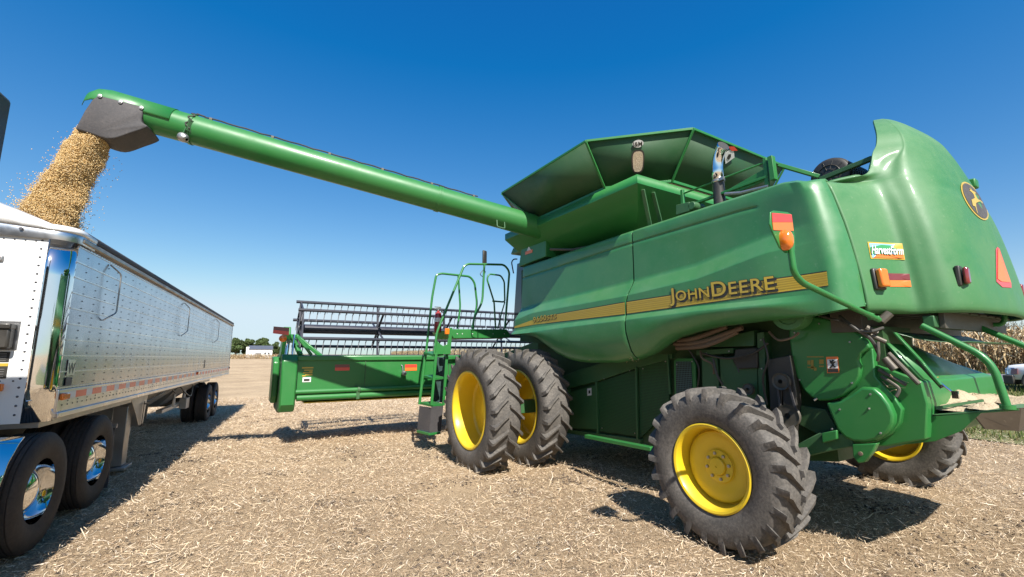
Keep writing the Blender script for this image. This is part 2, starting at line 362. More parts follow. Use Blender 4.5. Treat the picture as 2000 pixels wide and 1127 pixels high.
def clods(n):
    k = 260; cx = 2.8+15*RNG.random(k)**1.5; ct = YAW+(RNG.random(k)-.5)*R(112); i = (RNG.random(n)*k).astype(int)
    X = cx[i]*np.sin(ct[i])+RNG.normal(size=n)*.14; Y = cx[i]*np.cos(ct[i])+RNG.normal(size=n)*.14; Z = terrain(X, Y)+lump(X, Y); s_ = .006+.022*RNG.random(n)**3
    O = np.array([(1, 0, 0), (-1, 0, 0), (0, 1, 0), (0, -1, 0), (0, 0, .8), (0, 0, -.5)], float); V = np.stack([X, Y, Z], -1)[:, None]+O[None]*s_[:, None, None]*(.6+.8*RNG.random((n, 6, 1)))
    Fq = np.array([(0, 2, 4), (2, 1, 4), (1, 3, 4), (3, 0, 4), (2, 0, 5), (1, 2, 5), (3, 1, 5), (0, 3, 5)]); Q = (np.arange(n)[:, None, None]*6+Fq[None]).reshape(-1, 3)
    col = np.array([(.12, .09, .065)])*(.6+.9*RNG.random((n, 1))); me = fastmesh('soil_clods', V.reshape(-1, 3), Q, 'straw', np.repeat(col, 6, 0), tri=True); o = bpy.data.objects.new('soil_clods', me); COL.objects.link(o); return tag(o, 'small dark soil crumbs in patches between the straw', 'soil', kind='stuff')
clods(16000)

# ------------------------------------------------------------------ roadside on the right
rv = []; rq = []
ys = np.concatenate([np.linspace(-40, 60, 60), np.linspace(64, 400, 60)])
def strip(name, x0, x1, z, mat, nx=6):
    P = []
    for y in ys:
        P.append([(EDGE(y)+x, y, float(terrain(EDGE(y)+x, y))+z) for x in np.linspace(x0, x1, nx)])
    o = MB().grid(P).build(name, mat); return tag(o, kind='structure')
m, nt, b = newmat('asphalt_road'); n1 = noise(nt, 30, 6, .7)
nt.links.new(ramp(nt, n1.outputs[0], [(.3, (.12, .12, .125)), (.7, (.20, .20, .21))]).outputs[0], b.inputs['Base Color']); b.inputs['Roughness'].default_value = .85; bump(nt, n1.outputs[0], b, .3, .01); M['road'] = m
m, nt, b = newmat('verge_turf'); n1 = noise(nt, 12, 7, .7); n2 = noise(nt, .6, 4)
nt.links.new(mix(nt, n2.outputs[0], ramp(nt, n1.outputs[0], [(.3, (.035, .06, .012)), (.7, (.13, .17, .04))]).outputs[0], (.16, .15, .05)), b.inputs['Base Color']); b.inputs['Roughness'].default_value = .9; bump(nt, n1.outputs[0], b, .8, .05); M['turf'] = m
strip('grass_verge', -19.5, 6, .02, 'turf', 10); strip('road', -6.6, -1.8, .06, 'road')
def blades(name, n, xr, yr, h, wd, pal, mat, label, cat):
    Y = yr[0]+(yr[1]-yr[0])*RNG.random(n); X = EDGE(Y)+xr[0]+(xr[1]-xr[0])*RNG.random(n)
    ok = ~((X-EDGE(Y) > -6.8)&(X-EDGE(Y) < -1.6)); X, Y = X[ok], Y[ok]; n = len(X)
    Z = terrain(X, Y)+.015; H = h*(.5+RNG.random(n)); a = RNG.random(n)*2*PI; hx, hy = np.cos(a)*wd/2, np.sin(a)*wd/2; lx, ly = RNG.normal(size=n)*h*.35, RNG.normal(size=n)*h*.35
    V = np.stack([np.stack([X-hx, Y-hy, Z], -1), np.stack([X+hx, Y+hy, Z], -1), np.stack([X+lx, Y+ly, Z+H], -1)], 1).reshape(-1, 3); Q = np.arange(n*3).reshape(-1, 3)
    pal = np.array(pal); col = pal[(RNG.random(n)*len(pal)).astype(int)]*(.7+.6*RNG.random((n, 1)))
    me = fastmesh(name, V, Q, mat, np.repeat(col, 3, 0), tri=True); o = bpy.data.objects.new(name, me); COL.objects.link(o); return tag(o, label, cat, kind='stuff')
blades('grass', 60000, (-19.3, -.5), (-4, 26), .16, .03, [(.07, .12, .02), (.11, .16, .035), (.16, .17, .05), (.22, .19, .08)], 'grass', 'green roadside grass between the field and the corn', 'grass')

# standing dry corn: stalks with drooping leaves, tassels and ears
def cornfield(name, pts, label, hgt=2.55, leaves=11, lw=.06):
    V = []; Q = []; Cc = []; base = 0
    pts = np.array(pts); n = len(pts); X, Y = pts[:, 0], pts[:, 1]; Z = terrain(X, Y); H = hgt*(.86+.22*RNG.random(n)); lean = RNG.normal(size=(n, 2))*.10
    def emit(P, cols):     # P: (n, 2k, 3) ribbon
        nonlocal base
        k = P.shape[1]//2; V.append(P.reshape(-1, 3)); b0 = base+np.arange(len(P))*2*k
        for j in range(k-1): Q.append(np.stack([b0+2*j, b0+2*j+1, b0+2*j+3, b0+2*j+2], -1))
        Cc.append(np.repeat(cols, 2*k, 0)); base += P.shape[0]*2*k
    pal = np.array([(.50, .36, .19), (.40, .28, .14), (.60, .46, .27), (.30, .20, .10), (.24, .15, .075), (.66, .54, .36)])
    def pc(m_, lo=.7): return pal[(RNG.random(m_)*len(pal)).astype(int)]*(lo+.6*RNG.random((m_, 1)))
    def P3(f): return np.stack([X+lean[:, 0]*H*f*f, Y+lean[:, 1]*H*f*f, Z+H*f], -1)
    for ang in (0, PI/2):
        h = np.array([math.cos(ang), math.sin(ang), 0])*.014
        emit(np.stack([P3(0)-h, P3(0)+h, P3(.5)-h, P3(.5)+h, P3(.93)-h*.4, P3(.93)+h*.4], 1), pc(n)*.9)
    for k in range(leaves):
        f = .12+.82*(k+RNG.random(n)*.8)/leaves; a = RNG.random(n)*2*PI; L = (.38+.4*RNG.random(n))*(1.15-.5*f); dr = .2+1.1*RNG.random(n)
        b_ = np.stack([X+lean[:, 0]*H*f*f, Y+lean[:, 1]*H*f*f, Z+H*f], -1); d = np.stack([np.cos(a), np.sin(a), np.zeros(n)], -1); s_ = np.stack([-np.sin(a), np.cos(a), RNG.normal(size=n)*.5], -1)*lw/2
        p1 = b_+d*(L*.45)[:, None]+np.array([0, 0, 1])*(L*.22)[:, None]; p2 = b_+d*(L*.8)[:, None]-np.array([0, 0, 1])*(L*.35*dr)[:, None]; p3 = b_+d*(L*.85)[:, None]-np.array([0, 0, 1])*(L*.95*dr)[:, None]
        emit(np.stack([b_-s_*.6, b_+s_*.6, p1-s_, p1+s_, p2-s_*.8, p2+s_*.8, p3-s_*.2, p3+s_*.2], 1), pc(n))
    f = np.full(n, .48); a = RNG.random(n)*2*PI; b_ = P3(.45); e = b_+np.stack([np.cos(a)*.12, np.sin(a)*.12, -.16+0*a], -1)
    s_ = np.stack([-np.sin(a), np.cos(a), 0*a], -1)*.035; emit(np.stack([b_-s_*.6, b_+s_*.6, (b_+e)/2-s_, (b_+e)/2+s_, e-s_*.5, e+s_*.5], 1), np.tile([(.70, .58, .38)], (n, 1)))
    for k in range(3):
        a = RNG.random(n)*2*PI; b_ = P3(.92); e = P3(1.0)+np.stack([np.cos(a)*.14, np.sin(a)*.14, .06*RNG.random(n)], -1); s_ = np.array([.008, .008, 0]); emit(np.stack([b_-s_, b_+s_, e-s_, e+s_], 1), pc(n, .5)*.8)
    me = fastmesh(name, np.concatenate(V), np.concatenate(Q), 'corn', np.concatenate(Cc)); o = bpy.data.objects.new(name, me); COL.objects.link(o); return tag(o, label, 'corn', kind='stuff')
cp = []
for r_ in range(7):
    for y in np.arange(-7, 34, .17): cp.append((EDGE(y)+r_*.76+random.gauss(0, .05), y+random.gauss(0, .05)))
for r_ in range(3):
    for y in np.arange(34, 230, .42): cp.append((EDGE(y)+r_*.8+random.gauss(0, .1), y+random.gauss(0, .1)))
cornfield('corn_field', cp, 'standing dry brown corn along the far side of the road')
cp = []
for r_ in range(4):
    for x in np.arange(-40, 30, .3): cp.append((x+random.gauss(0, .1), 235+r_*1.0+random.gauss(0, .2)))
cornfield('corn_strip', cp, 'low golden strip of crop in front of the distant trees', 2.35, 8, .12)

# ------------------------------------------------------------------ distant trees and barn
def tree(name, x, y, h, rad, label, seed, crown_lo=.12):
    rg = np.random.default_rng(seed); z0 = float(terrain(x, y)); t = thing(name, (x, y, z0), label, 'tree', 'trees on the horizon')
    mb = MB(); mb.tube([(x, y, z0-.2), (x+.1, y, z0+h*.3), (x-.1, y, z0+h*.7)], [h*.032, h*.024, h*.008], 9)
    for k in range(9):
        a = rg.random()*2*PI; f = .18+.4*rg.random(); p = Vector((x, y, z0+h*f)); mb.tube([p, p+Vector((math.cos(a)*rad*.45, math.sin(a)*rad*.45, h*.12)), p+Vector((math.cos(a)*rad*.7, math.sin(a)*rad*.7, h*.22))], [h*.011, h*.007, h*.003], 6)
    mb.build('trunk', 'bark', t)
    V = []; Cc = []
    for k in range(46):
        u = rg.normal(size=3); u /= np.linalg.norm(u); q = rg.random()**.5*.82; c = np.array([x, y, z0+h*(crown_lo+(1-crown_lo)*.5)])+u*q*np.array([rad, rad, h*(1-crown_lo)*.5]); cr = rad*(.20+.16*rg.random()); n = 260
        d = rg.normal(size=(n, 3)); d /= np.linalg.norm(d, axis=1)[:, None]; P = c+d*(cr*(.55+.5*rg.random((n, 1))))*np.array([1, 1, .8]); s_ = .30+.25*rg.random((n, 1)); A = rg.normal(size=(n, 3)); A /= np.linalg.norm(A, axis=1)[:, None]; Bv = np.cross(A, rg.normal(size=(n, 3))); Bv /= np.linalg.norm(Bv, axis=1)[:, None]
        V.append(np.stack([P-A*s_, P+Bv*s_*.6, P+A*s_, P-Bv*s_*.6], 1).reshape(-1, 3)); sh = np.array([.085, .125, .045])*(.7+.7*rg.random()); Cc.append(np.repeat(sh*(.75+.5*rg.random((n, 1)))+np.array([.012, .004, 0])*rg.random(), 4, 0))  # leaf colour lightened to imitate the haze of distance
    V = np.concatenate(V)-np.array([x, y, z0]); me = fastmesh('crown', V, np.arange(len(V)).reshape(-1, 4), 'leaf', np.concatenate(Cc)); o = bpy.data.objects.new('crown', me); COL.objects.link(o); o.parent = t
tree('broadleaf_tree', -2.6, 296, 12.4, 4.4, 'leftmost rounded dark green tree beyond the trailer end', 1)
tree('broadleaf_tree', 3.0, 300, 12.2, 4.2, 'rounded dark green tree touching the left side of the white barn', 2)
tree('broadleaf_tree', 10.6, 305, 12.6, 4.4, 'loose green tree rising behind the white barn roof', 3)
tree('broadleaf_tree', 17.2, 298, 10.2, 4.0, 'lower green tree at the right end of the white barn, behind the red header reflector', 4)
bx, by = 8.6, 288; bz = float(terrain(bx, by))
bt = thing('barn', (bx, by, bz), 'long low white barn with grey roof among the distant trees', 'barn')
mb = MB(); mb.box(bx-5, bx+6.3, by-4, by+4, bz, bz+4.8); mb.box(bx-6.4, bx-5.02, by-3, by+3, bz, bz+6.2); mb.build('wall', 'white', bt)
MB().prism([(bx-5.3, by-4.5, bz+4.75), (bx-5.3, by, bz+7.0), (bx-5.3, by+4.5, bz+4.75)], (11.9, 0, 0)).build('roof', 'galv', bt)
MB().box(bx-2, bx+1, by-4.06, by-4.01, bz, bz+3.2).build('door', 'galv', bt)
for k in (2.4, 4.2): MB().box(bx+k, bx+k+.8, by-4.05, by-4.01, bz+2.2, bz+3.2).build('window', 'glass', bt)
# ================================================================== the combine harvester
CX_ = 6.1
CB = thing('combine_harvester', (6.1, 4.6, 0), 'big green combine harvester with yellow wheels unloading beans through its raised auger', 'combine')
# ---- wheels
def lug_tyre(mb, Rr, W, rim, nl, lug, dirn, lead):
    h = W/2; T = Rr-lug
    prof = [(rim, -.40*W), (rim+.03, -.455*W), (rim+.30*(T-rim), -.505*W), (rim+.58*(T-rim), -.51*W), (rim+.82*(T-rim), -.485*W), (T-.035, -.45*W), (T-.012, -.38*W), (T+.004, -.2*W), (T+.008, 0)]
    prof = prof+[(r, -a) for r, a in prof[-2::-1]]; mb.lathe(prof, (0, 0, 0), (1, 0, 0), 96, ref=(0, 0, 1))
    for sgn in (-1, 1):
        for k in range(nl):
            t0 = 2*PI*(k+(.5 if sgn > 0 else 0))/nl
            lw = .036 if Rr < .9 else .031
            st = [(.500, T-.14, T-.085, -.01, .030, .018), (.506, T-.09, T-.030, .0, .036, .027), (.488, T-.05, Rr-.014, .03, lw, lw-.010), (.43, T-.03, Rr-.001, .10, lw, lw-.011), (.28, T-.02, Rr, .48, lw-.002, lw-.013), (.12, T-.01, Rr+.002, .80, lw-.004, lw-.014), (.02, T-.005, Rr+.002, 1.0, lw, lw-.012)]
            vs = []
            for xf, rb, rt, f, wb, wt in st:
                th = t0+dirn*lead*f; x = sgn*xf*W
                for r, ww in ((rb, -wb), (rb, wb), (rt, wt), (rt, -wt)):
                    a = th+ww/Rr; vs.append((x, r*math.sin(a), r*math.cos(a)))
            f_ = [(i*4+j, i*4+(j+1) % 4, i*4+4+(j+1) % 4, i*4+4+j) for i in range(len(st)-1) for j in range(4)]+[(0, 1, 2, 3), (len(st)*4-1, len(st)*4-2, len(st)*4-3, len(st)*4-4)]
            mb.add(vs, f_)
def make_wheel(name, parent, loc, Rr, W, rim, nl, lug, dirn, lead, rimprof, bolts):
    wl = part(name, parent, loc); mb = MB(); lug_tyre(mb, Rr, W, rim, nl, lug, dirn, lead)
    mb.build('tyre', 'tyre', wl, ang=40, local=True)
    rb = MB(); rb.lathe(rimprof, (0, 0, 0), (1, 0, 0), 72); rb.build('rim', 'yellow', wl, ang=32, local=True)
    bb = MB(); nb, br, bx_ = bolts
    for k in range(nb):
        a = 2*PI*k/nb+.2; bb.lathe([(.0, -.022), (.015, -.020), (.017, 0), (.017, .01)], (bx_, br*math.sin(a), br*math.cos(a)), (1, 0, 0), 6)
    if nb: bb.build('wheel_bolt', 'galv', wl, local=True)
    return wl
FW_R, FW_W = .965, .50
fr = [(.600, -.205), (.615, -.222), (.600, -.232), (.578, -.226), (.560, -.20), (.548, -.12), (.535, -.02), (.53, .12), (.50, .150), (.42, .155), (.30, .14), (.2, .13), (.16, .13), (.155, .10), (.0, .10)]
fb = [(.50, .155), (.54, .17), (.57, .20), (.600, .228), (.615, .222), (.600, .205)]
w1 = make_wheel('front_wheel', CB, (3.38, 6.55, .925), FW_R, FW_W, .60, 25, .050, 1, .20, fr, (0, .22, .045))
rb_ = [c for c in w1.children if c.name.startswith('rim')][0]
mbx = MB(); mbx.lathe(fb[::-1]+[(.50, .152)], (0, 0, 0), (1, 0, 0), 72); bk = mbx.build('rim_back', 'yellow', w1, ang=32, local=True)
for x in (4.30, 7.90, 8.82):
    c = copy_tree(w1, CB); c.location = Vector((x, 6.55, .925))-CB.location
    if x > 6: c.rotation_euler = (0, 0, PI)
RW_R, RW_W = .748, .44
rr_ = [(.395, -.185), (.412, -.200), (.398, -.212), (.378, -.205), (.362, -.18), (.352, -.10), (.345, -.03), (.338, -.03), (.333, -.045), (.322, -.06), (.30, -.068), (.24, -.060), (.155, -.040), (.148, -.048), (.150, -.062), (.090, -.066), (.083, -.060), (.081, -.085), (.075, -.092), (.012, -.094), (.010, -.088), (0, -.088)]
rbk = [(.395, .185), (.412, .200), (.398, .212), (.378, .205), (.352, .10), (.345, -.028), (.1, -.03), (.1, .12), (0, .12)]
w2 = make_wheel('rear_wheel', CB, (4.09, 2.78, .73), RW_R, RW_W, .395, 23, .044, -1, .24, rr_, (8, .118, -.06))
mbx = MB(); mbx.lathe(rbk, (0, 0, 0), (1, 0, 0), 72); mbx.build('rim_back', 'yellow', w2, ang=32, local=True)
c = copy_tree(w2, CB); c.location = Vector((8.10, 2.78, .73))-CB.location; c.rotation_euler = (0, 0, PI)
# ---- core: threshing body, decks, axles (dark behind the shields)
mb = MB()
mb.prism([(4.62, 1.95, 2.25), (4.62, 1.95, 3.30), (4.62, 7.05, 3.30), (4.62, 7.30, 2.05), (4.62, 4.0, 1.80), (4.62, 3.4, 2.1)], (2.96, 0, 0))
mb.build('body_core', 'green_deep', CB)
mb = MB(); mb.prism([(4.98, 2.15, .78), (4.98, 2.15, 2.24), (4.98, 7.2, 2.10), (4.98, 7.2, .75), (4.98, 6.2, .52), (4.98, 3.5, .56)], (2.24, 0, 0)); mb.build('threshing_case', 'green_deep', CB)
mb = MB(); mb.box(3.56, 8.64, 6.40, 6.60, .82, 1.03); mb.box(4.7, 7.5, 6.2, 6.8, .72, 1.2); mb.build('front_axle', 'green_dull', CB, bevel=.01)
mb = MB(); mb.box(4.34, 7.86, 2.62, 2.84, .64, .86); mb.box(4.36, 4.56, 2.55, 2.95, .58, .95); mb.box(7.64, 7.84, 2.55, 2.95, .58, .95); mb.tube([(4.3, 2.76, .745), (4.05, 2.76, .745)], .1, 16); mb.tube([(7.9, 2.76, .745), (8.15, 2.76, .745)], .1, 16); mb.build('rear_axle', 'green_dull', CB, bevel=.012)
# ---- left side panels
def rowc(pts, X):
    q = sorted([AX(x, y, X) for x, y in pts], key=lambda p: p[1]); return [p[1] for p in q], [p[2] for p in q]
TOP = [(1008, 526), (1106, 493.4), (1218, 456), (1400, 397), (1560, 346), (1592, 341), (1606, 343)]
GRV = [(1006, 547), (1089, 521), (1218, 479), (1461, 407), (1600, 372)]
UB1 = [(1000, 612), (1042, 599), (1218, 557), (1360, 521), (1500, 466), (1600, 436), (1650, 425)]
UB2 = [(1000, 626), (1042, 609), (1218, 576), (1360, 542), (1500, 489), (1600, 462), (1660, 452)]
ST1 = [(999, 640), (1042, 624.5), (1089, 614), (1218, 591.5), (1360, 570), (1608, 530), (1670, 520)]
ST2 = [(999, 642), (1042, 634), (1089, 628), (1218, 613), (1400, 588), (1612, 556), (1680, 546)]
LH1 = [(998, 648), (1042, 640.5), (1089, 634), (1218, 617.5), (1360, 599), (1469, 588), (1590, 573), (1688, 566)]
LH2 = [(998, 652), (1042, 648), (1089, 641), (1218, 625), (1360, 607), (1469, 597), (1590, 583), (1690, 577)]
BOT = [(997, 656), (1030, 654), (1050, 657), (1063, 663), (1077, 676), (1099, 694), (1119, 703), (1140, 707), (1159, 708.5), (1208, 708), (1243, 702), (1270, 693), (1290, 680), (1306, 669), (1327, 658), (1360, 648.5), (1400, 639), (1469, 630), (1582, 618), (1640, 606), (1692, 590)]
ROWS = [(TOP, 4.45), (GRV, 4.45), (UB1, 4.44), (UB2, 4.325), (ST1, 4.312), (ST2, 4.312), (LH1, 4.312), (LH2, 4.268), (BOT, 4.44)]
RC = [rowc(*r) for r in ROWS]
zr = lambda i, Y: interp(Y, *RC[i])
SEAM = sorted([AX(x, y, 4.565) for x, y in [(1604, 338), (1612, 352), (1626, 380), (1650, 440), (1670, 500), (1682, 550), (1690, 592)]], key=lambda p: p[2])
def yend(z): return interp(z, [p[2] for p in SEAM], [p[1] for p in SEAM])
def yfront(z): return 7.02+(2.24-z)*.10
def section(Y, near):   # list of (X, z): front-to-back constant Y
    z = [zr(i, Y) for i in range(9)]
    for i in range(7, -1, -1): z[i] = max(z[i], z[i+1]+.004)
    g = .016 if Y > 2.35 else .0; lo, bo = z[7], z[8]; dz = lo-bo; k = min(1, dz/.25)
    return [(4.60, z[0]-.02), (4.52, z[0]+.012), (4.475, z[0]+.006), (4.45, z[0]-.03), (4.45, z[1]+.018), (4.45+g, z[1]+.004), (4.45+g, z[1]-.006), (4.45, z[1]-.020), (4.451, z[1]-.06), (4.451, (z[1]+z[2])/2), (4.449, z[2]+.06), (4.445, z[2]+.025), (4.430, z[2]-.005), (4.335, z[3]+.008), (4.316, z[3]-.016), (4.313, z[3]-.03), (4.312, (z[3]-.03+z[5])/2), (4.312, z[5]), (4.311, z[6]+.006), (4.303, z[6]-.002), (4.262, z[7]+.004), (4.250, z[7]-.014),
            (4.250+.02*(1-k), lo-dz*.30), (4.272+.02*(1-k), lo-dz*.55), (4.305+.02*(1-k), lo-dz*.78), (4.355, lo-dz*.92), (4.42, bo), (4.50, bo+.004), (4.56, bo+.03)]
def wrapX(Y, z, X):
    e = yend(z); k = max(0, min(1, (2.45-Y)/.60)); k = k*k*(3-2*k)
    if X < 4.47: X = X+(min(X, 4.40-.045*min(1, max(0, (3.2-z)/1.0)))-X)*k if X >= 4.36 else X+((4.40-.045*min(1, max(0, (3.2-z)/1.0)))-X)*k
    t = max(0, min(1, (e+.19-Y)/.19)); return X+(4.565-min(X, 4.5))*t**2.6
def panel(name, y0f, y1f, n, warp):
    P = []
    for i in range(n+1):
        u = i/n; u = u if not warp else u**.62
        row = []
        for pas in (0,):
            Yc = y0f(2.7)+(y1f(2.7)-y0f(2.7))*u; sec = section(Yc, 0)
            for X, z in sec:
                Y = y0f(z)+(y1f(z)-y0f(z))*u; row.append((wrapX(Y, z, X), Y, z))
        P.append(row)
    return MB().grid(P).build(name, 'green_side', CB, ang=60, solid=.02, wn=True)
seam = lambda z: 4.15-(.05*max(0, 2.15-z)/.4)+(.03 if 2.30 < z < 2.55 else 0)
fp = panel('front_side_panel', lambda z: yfront(z), lambda z: seam(z)+.012, 34, False)
rp = panel('rear_side_panel', lambda z: seam(z)-.012, lambda z: yend(z), 64, True)
# rows follow the pressed creases; the yellow stripe lies 3 mm proud of the panel
def stripe(name, parent, ya, yb, f0, f1, mat, off, n=40, taper=False):
    P = []
    for i in range(n+1):
        Y = ya+(yb-ya)*i/n; a, b_ = zr(4, Y), zr(5, Y); P.append([(wrapX(Y, 2.4, 4.312)-off, Y, b_+(a-b_)*f) for f in (f0, f1)])
    return MB().grid(P).build(name, mat, parent)
yE = AX(1611, 545, 4.312)[1]; s0 = seam(2.4)
stripe('accent_stripe', fp, yfront(2.25)-.02, s0+.016, -.02, 1.02, 'stripe', .003)
st = stripe('accent_stripe', rp, s0-.016, yE, -.02, 1.02, 'stripe', .003)
for pr, a, b_ in ((fp, 6.0, s0+.016), (rp, s0-.016, yE)):
    mb = MB()
    for f in (.18, .36, .54, .72, .88):
        P = []
        for i in range(31):
            Y = a+(b_-a)*i/30; t, q = zr(4, Y), zr(5, Y); P.append([(wrapX(Y, 2.4, 4.312)-.005, Y, q+(t-q)*g) for g in (f-.02, f+.02)])
        mb.grid(P)
    mb.build('stripe_lines', 'stripe_line', pr)
    mb = MB()
    for f in (-.055, 1.055):
        P = []
        for i in range(31):
            Y = a+(b_-a)*i/30; t, q = zr(4, Y), zr(5, Y); P.append([(wrapX(Y, 2.4, 4.312)-.0035, Y, q+(t-q)*g) for g in (f-.035, f+.035)])
        mb.grid(P)
    mb.build('stripe_border', 'ink', pr)
# lettering along the stripe, J and D taller
def lettering(parent, chars, p0, p1, X, base, ob=.032, sh=.020):
    p0, p1 = Vector(AX(*p0, X)), Vector(AX(*p1, X)); u = (p1-p0); L = u.length; u.normalize(); v = Vector((0, .04, 1)).normalized()
    tot = 0; meas = []
    for ch, sz in chars:
        t = MB(); wd = text(t, ch, sz, (0, 0, 0), (1, 0, 0), (0, 1, 0), 0, .022); meas.append(wd+.012); tot += wd+.012
    meas = [w_*(.90 if c_[0] == 'R' else 1) for w_, c_ in zip(meas, chars)]; tot = sum(meas); k = L/tot; a = MB(); b_ = MB(); x = 0; c_ = MB()
    for (ch, sz), wd in zip(chars, meas):
        o = p0+u*x; q = Vector((-1, 0, 0))
        text(b_, ch, sz, o+u*sh-v*sh+q*.0062, u, v, 0, ob, k); text(c_, ch, sz, o+q*.0078, u, v, 0, ob, k); text(a, ch, sz, o+q*.0092, u, v, 0, .012, k); x += wd*k
    for m_, of in ((b_, .0062), (c_, .0078), (a, .0092)): m_.v = [(wrapX(q[1], 2.4, 4.312)-of, q[1], q[2]) for q in m_.v]
    b_.build('letter_shadow', 'ink', parent); c_.build('letter_outline', 'ink', parent); a.build('lettering', 'stripe', parent)
jd = [('J', .225)]+[(c, .165) for c in 'OHN']+[('D', .225)]+[(c, .185) for c in 'EERE']
lettering(rp, jd, (1311, 589), (1516, 564), 4.305, 0)
lettering(fp, [(c, .125) for c in '9650']+[(c, .10) for c in 'STS'], (1041.5, 629.5), (1088, 621), 4.305, 0, .022, .010)
# small round sticker below the stripe
# ---- inner lip behind the panel seam, front closing wall
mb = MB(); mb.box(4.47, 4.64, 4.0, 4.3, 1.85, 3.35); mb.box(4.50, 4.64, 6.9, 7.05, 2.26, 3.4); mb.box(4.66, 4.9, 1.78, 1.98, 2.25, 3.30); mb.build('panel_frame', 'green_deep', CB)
# ---- rear hood: lofted shell, left half mirrored
def c0(z, d=0): return (4.578+d, yend(z)-.006+d*1.2)
HROWS = [
 (2.15, [c0(2.2, .06), (4.83, 1.60), (4.98, 1.49), (5.04, 1.37), (5.13, 1.24), (5.42, 1.12), (6.1, 1.065)]),
 (2.20, [c0(2.2), (4.81, 1.52), (4.98, 1.445), (5.03, 1.34), (5.12, 1.20), (5.40, 1.09), (6.1, 1.035)]),
 (2.45, [c0(2.45), (4.80, 1.545), (4.985, 1.465), (5.035, 1.355), (5.13, 1.215), (5.40, 1.10), (6.1, 1.05)]),
 (2.90, [c0(2.90), (4.80, 1.615), (4.995, 1.525), (5.06, 1.41), (5.155, 1.275), (5.43, 1.155), (6.1, 1.10)]),
 (3.20, [c0(3.20), (4.81, 1.68), (5.015, 1.585), (5.09, 1.47), (5.19, 1.335), (5.48, 1.205), (6.1, 1.15)]),
 (3.34, [c0(3.34), (4.82, 1.72), (5.03, 1.625), (5.115, 1.51), (5.215, 1.37), (5.51, 1.245), (6.1, 1.18)]),
 (3.41, [c0(3.42, .012), (4.83, 1.76), (5.045, 1.65), (5.13, 1.53), (5.23, 1.39), (5.525, 1.258), (6.1, 1.19)]),
 (3.445, [c0(3.44, .05), (4.86, 1.82), (5.06, 1.672), (5.138, 1.54), (5.238, 1.398), (5.533, 1.266), (6.1, 1.20)]),
 (3.465, [(4.78, 1.93), (4.93, 1.84), (5.075, 1.68), (5.146, 1.547), (5.243, 1.403), (5.54, 1.27), (6.1, 1.205)]),
 (3.50, [(4.96, 1.73), (5.02, 1.70), (5.095, 1.645), (5.162, 1.545), (5.252, 1.41), (5.55, 1.278), (6.1, 1.215)]),
 (3.547, [(5.06, 1.672), (5.08, 1.655), (5.125, 1.612), (5.185, 1.54), (5.265, 1.418), (5.565, 1.287), (6.1, 1.225)]),
 (3.65, [(5.115, 1.655), (5.13, 1.643), (5.17, 1.60), (5.237, 1.53), (5.305, 1.432), (5.60, 1.31), (6.1, 1.255)])]
AK, BK = (0, .03, .085, .15, .205, .50, 1), (0, .10, .28, .48, .60, .86, 1)
for z, (x0, y0), yc in ((3.773, (5.18, 1.655), 1.29), (3.86, (5.25, 1.643), 1.32), (3.97, (5.32, 1.650), 1.365), (4.084, (5.42, 1.680), 1.435), (4.213, (5.55, 1.728), 1.535), (4.31, (5.69, 1.775), 1.625), (4.38, (5.82, 1.815), 1.70), (4.42, (5.92, 1.85), 1.76), (4.445, (6.0, 1.88), 1.82)):
    HROWS.append((z, [(x0+(6.1-x0)*a_, y0+(yc-y0)*b_) for a_, b_ in zip(AK, BK)]))
P = []
zs = [h[0] for h in HROWS]; rows = []
for z, pl in HROWS: rows.append(np.array([(p[0], p[1], z) for p in smooth([(x, y, 0) for x, y in pl], 7)]))
rows = np.array(rows); dense = []
for j in range(rows.shape[1]): dense.append(smooth([tuple(p) for p in rows[:, j]], 4))
dense = np.array(dense).transpose(1, 0, 2)
full = np.concatenate([dense, dense[:, -2::-1]*np.array([-1, 1, 1])+np.array([2*CX_, 0, 0])], 1)
hood = MB().grid(full.tolist()).build('rear_hood', 'green_dusty', CB, ang=80, solid=.03)
def hood_y(X, z):        # rear surface of the hood at a place
    X = X if X <= CX_ else 2*CX_-X
    i = int(np.argmin(abs(dense[:, -1, 2]-z))); r = dense[i]; return float(np.interp(X, r[:, 0], r[:, 1]))
from mathutils.bvhtree import BVHTree
hm = MB().grid(full.tolist()); HB = BVHTree.FromPolygons(hm.v, hm.f)
def HIT(px_, py_, off):   # point of the hood seen at a photo pixel, raised by off
    for k in range(40):
        r = Vector(ray(px_-k, py_)).normalized(); q, n, _, _ = HB.ray_cast(Vector((0, 0, EYE)), r)
        if q is not None: break
    n = n if n.dot(r) < 0 else -n; return q+n*off, n
def skin(name, mat, poly, off, parent, k=6, thick=0):   # sticker that follows the hood
    poly = dens(poly, k); vs = [HIT(x, y, off)[0] for x, y in poly]; c_ = HIT(sum(p[0] for p in poly)/len(poly), sum(p[1] for p in poly)/len(poly), off)[0]; n = len(vs)
    return MB().add(vs+[c_], [(i, (i+1) % n, n) for i in range(n)]).build(name, mat, parent)
